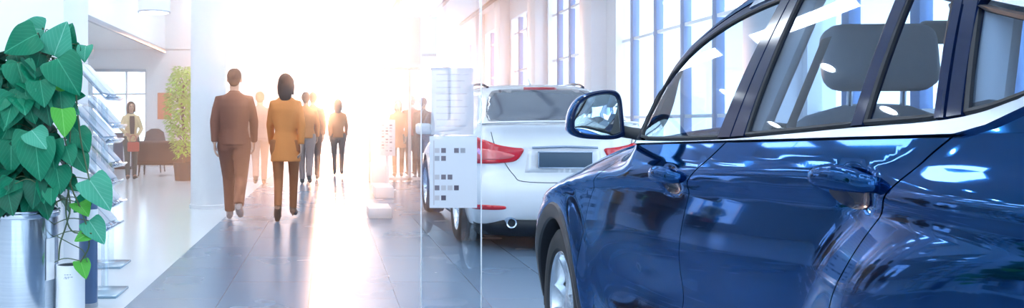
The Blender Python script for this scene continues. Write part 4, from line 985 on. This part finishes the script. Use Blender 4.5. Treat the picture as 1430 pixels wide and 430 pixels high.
    prof = [(P(0, -.01, hem), (.178+coat*.12, .130+coat*.1)), (P(0, 0, .93), (.186, .134)), (P(0, 0, 1.06), (.158 if not female else .140, .118)), (P(0, -.002, 1.20), (.172, .126)), (P(0, -.008, 1.33), (.186, .130)), (P(0, -.012, 1.40), (.168, .108)), (P(0, -.012, 1.445), (.125, .085)), (P(0, -.012, 1.485), (.068, .066))]
    tube(bm, [a for a, _ in prof], [(b[0]*kk, b[1]*kk) for _, b in prof], 24, side=(1, 0, 0))
    for s in (-1, 1):
        shd, elb, wr = armj[s]
        tube(bm, [P(s*sw*.45, -.005, sh-.035), shd+P(0, 0, -.03), shd.lerp(elb, .5), elb, elb.lerp(wr, .5), wr-(wr-elb)*.04], [.055*kk, .066*kk, .060*kk, .054*kk, .047*kk, .041*kk], 16)
    remesh(obj('jacket' if coat < .1 else 'coat', bm, top, root, 0), .012/detail)
    bm = nb(); tube(bm, [P(0, -.01, 1.455), P(0, -.006, 1.495)], [(.080*kk, .075*kk), (.064*kk, .062*kk)], 20, side=(1, 0, 0)); obj('collar', bm, shirt or top, root)
    if shirt:
        bm = nb(); v = [bm.verts.new(P(*q)) for q in ((-.05, .128, 1.42), (.05, .128, 1.42), (.055, .15, 1.25), (.04, .145, 1.02), (-.04, .145, 1.02), (-.055, .15, 1.25))]; f = bm.faces.new(v)
        r = bmesh.ops.extrude_face_region(bm, geom=[f]); bmesh.ops.translate(bm, vec=(0, -.03, 0), verts=[e for e in r['geom'] if isinstance(e, bmesh.types.BMVert)]); obj('shirt', bm, shirt, root)
    for s in (-1, 1):
        hip, knee, ank, toe, hl = legs[s]; bm = nb()
        tube(bm, [hl+Vector((0, -.01, 0))*k, hl.lerp(ank, .4)+(toe-ank)*.25, ank.lerp(toe, .75), toe+(toe-ank).normalized()*.03*k], [(.034*k, .036*k), (.044*k, .042*k), (.046*k, .028*k), (.028*k, .016*k)], 14, side=(1, 0, 0))
        tube(bm, [ank+P(0, -.004, .02), ank+P(0, 0, -.03)], [.041*k, .046*k], 14)
        if heel: d_ = Vector((0, -math.sin(R(8)), -1)); tube(bm, [hl, hl+d_*.058*k], [.022*k, .010*k], 10)
        remesh(obj('shoe', bm, shoe, root, 0), .007/detail, 2)
    bm = nb(); sphere(bm, hc+P(0, -.024, .034), (.086*k, .100*k, .094*k), 24); sphere(bm, hc+P(0, -.05, -.01), (.072*k, .062*k, .080*k), 20)
    if long_hair: tube(bm, [hc+P(0, -.04, .04), hc+P(0, -.065, -.05), hc+P(0, -.085, -.15), hc+P(0, -.09, -.21)], [(.085*k, .07*k), (.088*k, .055*k), (.080*k, .045*k), (.05*k, .03*k)], 20, side=(1, 0, 0))
    if long_hair:
        for s in (-1, 1): tube(bm, [hc+P(s*.06, .01, .06), hc+P(s*.083, .0, -.03), hc+P(s*.082, -.01, -.13)], [(.03*k, .04*k), (.022*k, .045*k), (.015*k, .03*k)], 12, side=(1, 0, 0))
    ho = obj('hair', bm, hair, root, 0); remesh(ho, .009/detail)
    for s in (-1, 1): bm = nb(); sphere(bm, hc+P(s*.031, .077, .006), (.0125*k, .008*k, .007*k), 10); obj('eye', bm, 'eye', root, 60)
    bm = nb(); sphere(bm, hc+P(0, .083, -.055), (.022*k, .009*k, .006*k), 12); obj('mouth', bm, 'lips', root, 60)
    # stand the lower foot on the floor
    zmin = min((o.matrix_local @ Vector(v.co)).z for o in root.children if o.name.startswith('shoe') for v in o.data.vertices)
    root.location.z = -zmin+.001
    return root
def px_x(px, Y): return (px-CX)/F*Y
person('man in a dark suit painted flare-brown and grey shoes walking away, nearest the round columns', px_x(327, 10.1), 10.1, R(2), 1.86, top='suit', low='suit', shoe='shoe_grey', stride=.34, lead=-1, lift=.05, trouser_w=1.08)
person('woman in heels and a coat painted flare-orange, walking away beside the suited man', px_x(399, 10.15), 10.15, R(-2), 1.80, female=True, top='coat_flare_rust', low='trousers_flare_rust', shoe='shoe_tan', stride=.24, lead=1, heel=True, coat=.16, long_hair=True, trouser_w=.90)
person('person in a grey top walking away, between the suited man and the woman in heels', px_x(363, 16.0), 16.0, R(3), 1.80, top='grey_cloth', low='grey_cloth', stride=.26, lead=1)
person('person in a jacket painted flare-orange walking away, next beyond the woman in heels', px_x(427, 16.2), 16.2, R(0), 1.80, top='coat_flare_rust', low='grey_cloth', stride=.24, lead=-1)
person('person in a dark top walking away close to the one in the flare-orange jacket', px_x(437, 17.4), 17.4, R(-4), 1.84, top='suit', low='suit2', stride=.26, lead=1)
person('small far figure painted flare-brown walking towards the bright end windows, alone in the glare', px_x(472, 18.9), 18.9, R(0), 1.74, female=True, top='coat_flare_rust', low='suit', stride=.24, lead=-1, long_hair=True, detail=.8)
for i, (px, Y, top, low, lab) in enumerate(((556, 18.4, 'coat_flare_rust', 'suit', 'person in a rust coat standing behind the glass screen, leftmost of three'),
                                      (575, 18.9, 'red_cloth', 'suit2', 'person in a red top standing behind the glass screen, middle of three'),
                                      (591, 18.2, 'suit', 'suit2', 'person in dark brown standing behind the glass screen, nearest the information stand'))):
    person(lab, px_x(px, Y), Y, R([170, 15, -20][i]), [1.72, 1.82, 1.76][i], female=(i == 0), top=top, low=low, stride=0, long_hair=(i == 0), detail=.7, coat=.2 if i == 0 else 0)
pw = person('woman in a cream jacket and dark trousers standing in the left aisle', px_x(183, 17.6), 17.6, R(205), 1.66, female=True, top='cream', low='green_cloth', stride=.0, long_hair=True, shirt='shirt_dark',
       arms={1: ((.24, .05, 1.14), (.15, .26, 1.02)), -1: ((-.22, .06, 1.13), (-.10, .24, .98))})
t = thing('handbag', 'red handbag held by the woman in the cream jacket', 'bag', (0, 0, 0))
a = R(205); t.location = pw.location+Vector((-math.sin(a)*.38+math.cos(a)*.03, math.cos(a)*.38+math.sin(a)*.03, .70)); t.rotation_euler = (0, 0, a)
bm = nb(); rbox(bm, (.24, .09, .20), (0, 0, .0), (0, 0, 0), .025); obj('body', bm, 'red_cloth', t)
bm = nb(); tube(bm, cr([(-.07, 0, .09), (-.06, 0, .20), (0, 0, .25), (.06, 0, .20), (.07, 0, .09)], 4), .007, 8); obj('handle', bm, 'red_cloth', t)
# ================================================================== climbing plant in a steel planter
def leaf_mat(name, c1, c2, vein):
    m = noise_mat(name, c1, c2, 5, .38, coat=0, spec=.2); nt = m.node_tree; b = nt.nodes['Principled BSDF']
    # marbled lighter flecks and paler mid rib along the leaf's own coordinates
    old = b.inputs['Base Color'].links[0].from_socket
    uv = nt.nodes.new('ShaderNodeUVMap'); uv.uv_map = 'leaf'; sp = nt.nodes.new('ShaderNodeSeparateXYZ'); nt.links.new(uv.outputs[0], sp.inputs[0])
    ab = nt.nodes.new('ShaderNodeMath'); ab.operation = 'ABSOLUTE'; nt.links.new(sp.outputs[0], ab.inputs[0])
    # side veins: stripes in (v - |u|)
    su = nt.nodes.new('ShaderNodeMath'); su.operation = 'MULTIPLY_ADD'; su.inputs[1].default_value = -.8; nt.links.new(ab.outputs[0], su.inputs[0]); nt.links.new(sp.outputs[1], su.inputs[2])
    sn = nt.nodes.new('ShaderNodeMath'); sn.operation = 'MULTIPLY'; sn.inputs[1].default_value = 38; nt.links.new(su.outputs[0], sn.inputs[0])
    si = nt.nodes.new('ShaderNodeMath'); si.operation = 'SINE'; nt.links.new(sn.outputs[0], si.inputs[0])
    mr = nt.nodes.new('ShaderNodeMapRange'); mr.inputs['From Min'].default_value = .7; mr.inputs['From Max'].default_value = 1; mr.inputs['To Max'].default_value = .13; nt.links.new(si.outputs[0], mr.inputs['Value'])
    rb = nt.nodes.new('ShaderNodeMapRange'); rb.inputs['From Min'].default_value = .035; rb.inputs['From Max'].default_value = .0; rb.inputs['To Min'].default_value = 0; rb.inputs['To Max'].default_value = .8; nt.links.new(ab.outputs[0], rb.inputs['Value'])
    mxm = nt.nodes.new('ShaderNodeMath'); mxm.operation = 'MAXIMUM'; nt.links.new(mr.outputs[0], mxm.inputs[0]); nt.links.new(rb.outputs[0], mxm.inputs[1])
    mx = nt.nodes.new('ShaderNodeMix'); mx.data_type = 'RGBA'; mx.inputs['B'].default_value = (*vein, 1); nt.links.new(old, mx.inputs['A']); nt.links.new(mxm.outputs[0], mx.inputs['Factor'])
    nt.links.new(mx.outputs['Result'], b.inputs['Base Color'])
    b.inputs['Transmission Weight'].default_value = 0
    return m
LM = [leaf_mat('leaf_deep', (.001, .055, .034), (.003, .11, .06), (.02, .24, .14)), leaf_mat('leaf_mid', (.002, .13, .07), (.006, .20, .10), (.06, .38, .22)), leaf_mat('leaf_pale', (.03, .26, .16), (.07, .36, .24), (.28, .60, .48)), leaf_mat('leaf_fresh', (.05, .32, .04), (.10, .42, .06), (.25, .60, .18))]
M['vine'] = noise_mat('vine_stem', (.03, .10, .05), (.10, .12, .05), 20, .6); M['moss'] = noise_mat('moss_pole', (.015, .05, .035), (.06, .07, .05), 30, .9, bump=.6)
def leaf_mesh(bm, base, direc, nrm, L_, mi, uvl, curl=.25, fold=.18, wide=.86):
    """heart-shaped leaf from its stalk end"""
    d = direc.normalized(); n = (nrm-d*nrm.dot(d)).normalized(); s = d.cross(n); NU, NV = 8, 12; g = []
    for j in range(NV+1):
        v = j/NV; w = wide*.5*(math.sin(math.pi*(v**.62))**.75)*(1.0-.28*v)*1.16 if 0 < v < 1 else 0.
        back = -.13*math.sin(math.pi*min(1, v/.34))**1 if v < .34 else 0      # the two lobes reach behind the stalk
        row = []
        for i in range(NU+1):
            u = -1+2*i/NU; yy = v+back*abs(u)**1.2*1.3 if v < .34 else v
            z = -curl*v*v+fold*abs(u)*w*1.3-.25*w*u*u*.6+.012*math.sin(9*v+3*u)
            vt = bm.verts.new(base+d*(yy*L_)+s*(u*w*L_)+n*(z*L_)); row.append((vt, u*w*2, v))
        g.append(row)
    for a, b in zip(g, g[1:]):
        for i in range(NU):
            q = (a[i], a[i+1], b[i+1], b[i])
            try: f = bm.faces.new([x[0] for x in q])
            except ValueError: continue
            f.material_index = mi; f.smooth = True
            for lp, x in zip(f.loops, q): lp[uvl].uv = (x[1], x[2])
PY = 4.8; PK = F/PY
plant = thing('potted_plant', 'tall climbing pothos with large heart-shaped leaves in a round steel planter', 'plant', ((36-CX)/PK, PY, 0))
PO = plant.location.copy()
pr = .187
bm = nb(); lathe(bm, [(0, 0), (pr-.012, 0), (pr-.006, .02), (pr-.006, .655), (pr+.003, .662), (pr+.006, .675), (pr+.006, .684), (pr+.001, .690), (pr+.006, .695), (pr+.006, .700), (pr-.002, .704), (pr-.014, .700), (pr-.016, .62), (0, .62)], 96); obj('planter', bm, 'brushed', plant)
bm = nb(); lathe(bm, [(0, .622), (pr-.02, .622), (pr-.02, .645), (.08, .66), (0, .665)], 40); obj('soil', bm, noise_mat('soil', (.02, .015, .012), (.05, .035, .025), 40, .95, bump=1), plant)
bm = nb(); g = [[bm.verts.new(((pr+.0005)*math.cos(R(a)), (pr+.0005)*math.sin(R(a)), z)) for a in range(-34, -12, 3)] for z in (.30, .54)]      # pale sticker on the planter's side
for k in range(len(g[0])-1): bm.faces.new((g[0][k], g[0][k+1], g[1][k+1], g[1][k]))
obj('sticker', bm, 'frame_white', plant)
polex = .10
bm = nb(); tube(bm, [(polex, 0, .64), (polex, .0, 1.66)], .034, 16); 
for i in range(60): z = .66+i*.0165; a = i*1.9; sphere(bm, Vector((polex+.03*math.cos(a), .03*math.sin(a), z)), .014, 8)
obj('moss_pole', bm, 'moss', plant, 60)
rng = random.Random(11)
me = bpy.data.meshes.new('foliage'); bm = nb(); uvl = bm.loops.layers.uv.new('leaf'); stems = []
def to_local(px, py, dy=0.): 
    p = at(px, py, PY+dy); return p-PO
# leaves that can be told apart: (tip x, tip y, stalk x, stalk y, depth offset, tone, face tilt)
big = [(2, 70, 52, 48, -.16, 1), (24, 37, 62, 42, -.05, 2), (92, 30, 76, 78, -.14, 2), (108, 128, 80, 82, -.20, 1), (98, 33, 84, 76, -.08, 1), (20, 126, 30, 88, -.16, 1), (-6, 160, 14, 100, -.10, 1),
       (36, 128, 24, 88, -.2, 1), (40, 96, 58, 60, -.02, 0), (62, 148, 56, 112, -.22, 1), (74, 68, 70, 44, -.05, 1), (4, 182, 22, 132, -.22, 1), (44, 170, 34, 122, -.2, 1), (70, 176, 62, 132, -.18, 0), (88, 170, 84, 128, -.16, 1), (82, 148, 76, 112, -.1, 3), (92, 190, 86, 152, -.2, 3),
       (64, 204, 44, 182, -.26, 2), (30, 232, 42, 184, -.24, 1), (52, 252, 50, 194, -.26, 1), (14, 240, 16, 196, -.2, 1), (-8, 216, 12, 176, -.18, 1), (74, 236, 72, 196, -.2, 1), (2, 286, 18, 250, -.24, 1), (44, 292, 52, 252, -.22, 0), (86, 270, 78, 232, -.2, 1), (70, 286, 72, 262, -.24, 1),
       (100, 230, 92, 204, -.18, 1), (112, 70, 104, 66, -.1, 1), (116, 84, 120, 64, -.12, 2), (122, 240, 102, 210, -.1, 1), (126, 206, 104, 180, -.06, 1), (155, 292, 124, 250, -.14, 2), (108, 262, 88, 250, -.1, 1), (124, 300, 108, 282, -.12, 3), (104, 296, 120, 278, -.1, 1), (146, 338, 124, 308, -.12, 2), (104, 334, 126, 326, -.14, 3), (121, 388, 112, 364, -.12, 3),
       (94, 214, 104, 196, -.1, 1), (116, 132, 98, 136, -.06, 1), (108, 158, 92, 146, -.1, 2), (60, 226, 62, 186, -.12, 0), (24, 206, 20, 164, -.08, 0), (46, 74, 40, 60, .1, 0), (110, 182, 92, 168, -.04, 1)]
def put(tip, base, mi, nfac=1.):
    d = tip-base; L_ = d.length
    to_cam = (Vector((0, 0, CAMZ))-(base+PO)).normalized()
    n = to_cam+Vector((rng.uniform(-.45, .45), 0, rng.uniform(.0, .7)))
    leaf_mesh(bm, base, d, n, L_, mi, uvl, curl=rng.uniform(.05, .3), fold=rng.uniform(.1, .35), wide=rng.uniform(.78, .98))
for (tx, ty, bx, by, dy, mi) in big:
    tip = to_local(tx, ty, dy-.03); base = to_local(bx, by, dy+.02); put(tip, base, mi)
    o_ = Vector((polex, 0, base.z-.05)); stems.append(([base, base.lerp(o_, .4)+Vector((0, -.02, .03)), o_.lerp(base, .15)], .003))
# the mass of leaves around the pole and over the planter's edge
for i in range(190):
    z = rng.uniform(.70, 1.62); a = rng.uniform(0, 2*math.pi); rr = rng.uniform(.05, .25)*(1.15-.35*(z-.7)); cx_ = polex-.13-.02*(z-.7)
    base = Vector((cx_+rr*math.cos(a), rr*math.sin(a), z)); d = Vector((math.cos(a)*.7+rng.uniform(-.5, .5), math.sin(a)*.7+rng.uniform(-.5, .5), -1+rng.uniform(-.2, .6))).normalized()
    L_ = rng.uniform(.11, .19); n = Vector((math.cos(a), math.sin(a), .6))
    if base.x+d.x*L_ > .25: continue
    leaf_mesh(bm, base, d, n, L_, rng.choice((0, 0, 1, 1, 0)), uvl, rng.uniform(.1, .4), rng.uniform(.1, .3), rng.uniform(.75, .95))
    o_ = Vector((polex, 0, z-.06)); stems.append(([base, base.lerp(o_, .5)+Vector((0, 0, .03)), o_], .003))
bm.normal_update(); me_ = bm; fo = obj('foliage', bm, LM, plant, 0)
for p in fo.data.polygons: p.use_smooth = True
bm = nb()
for pts, r_ in stems: tube(bm, cr(pts, 4), r_, 6)
obj('leaf_stalks', bm, 'vine', plant, 60)
# hanging vines on the right side
for pts in ([(84, 240, 0), (94, 262, -.1), (98, 290, -.12), (92, 316, -.1), (84, 340, -.08), (82, 362, -.06)],
            [(88, 110, -.05), (96, 150, -.1), (98, 190, -.1), (94, 230, -.1), (100, 262, -.12), (112, 290, -.12), (122, 320, -.12), (124, 345, -.12), (112, 366, -.12)],
            [(86, 70, -.02), (100, 90, -.08), (106, 130, -.1), (112, 190, -.1), (124, 248, -.12), (128, 262, -.12)],
            [(82, 160, -.1), (92, 200, -.12), (100, 240, -.12), (92, 290, -.1), (100, 322, -.12), (128, 326, -.14)],
            [(60, 262, -.2), (40, 250, -.22), (22, 256, -.22), (4, 262, -.2)], [(80, 330, -.1), (98, 340, -.14), (116, 350, -.14), (122, 366, -.12)]):
    bm = nb(); tube(bm, cr([to_local(*p) for p in pts], 5), .0045 if len(pts) > 5 else .0028, 8); obj('vine', bm, 'vine', plant, 60)
# ------------------------------------------------------------------ camera and picture
cd = bpy.data.cameras.new('camera'); cam = bpy.data.objects.new('camera', cd); C.objects.link(cam)
cam.location = (0, 0, CAMZ); cam.rotation_euler = (R(90), 0, 0)
cd.sensor_width = 36; cd.sensor_fit = 'HORIZONTAL'; cd.lens = 36*F/1430
cd.shift_x = (715-CX)/1430; cd.shift_y = -(215-CY)/1430; cd.clip_end = 300; cd.clip_start = .02
bpy.context.scene.camera = cam
sc = bpy.context.scene
sc.view_settings.view_transform = 'Standard'; sc.view_settings.look = 'None'; sc.view_settings.gamma = 1
sc.view_settings.use_curve_mapping = False; sc.view_settings.exposure = EXPO
sc.cycles.use_denoising = True
sc.cycles.max_bounces = 10; sc.cycles.transparent_max_bounces = 16; sc.cycles.sample_clamp_indirect = 8
sc.cycles.volume_bounces = 0
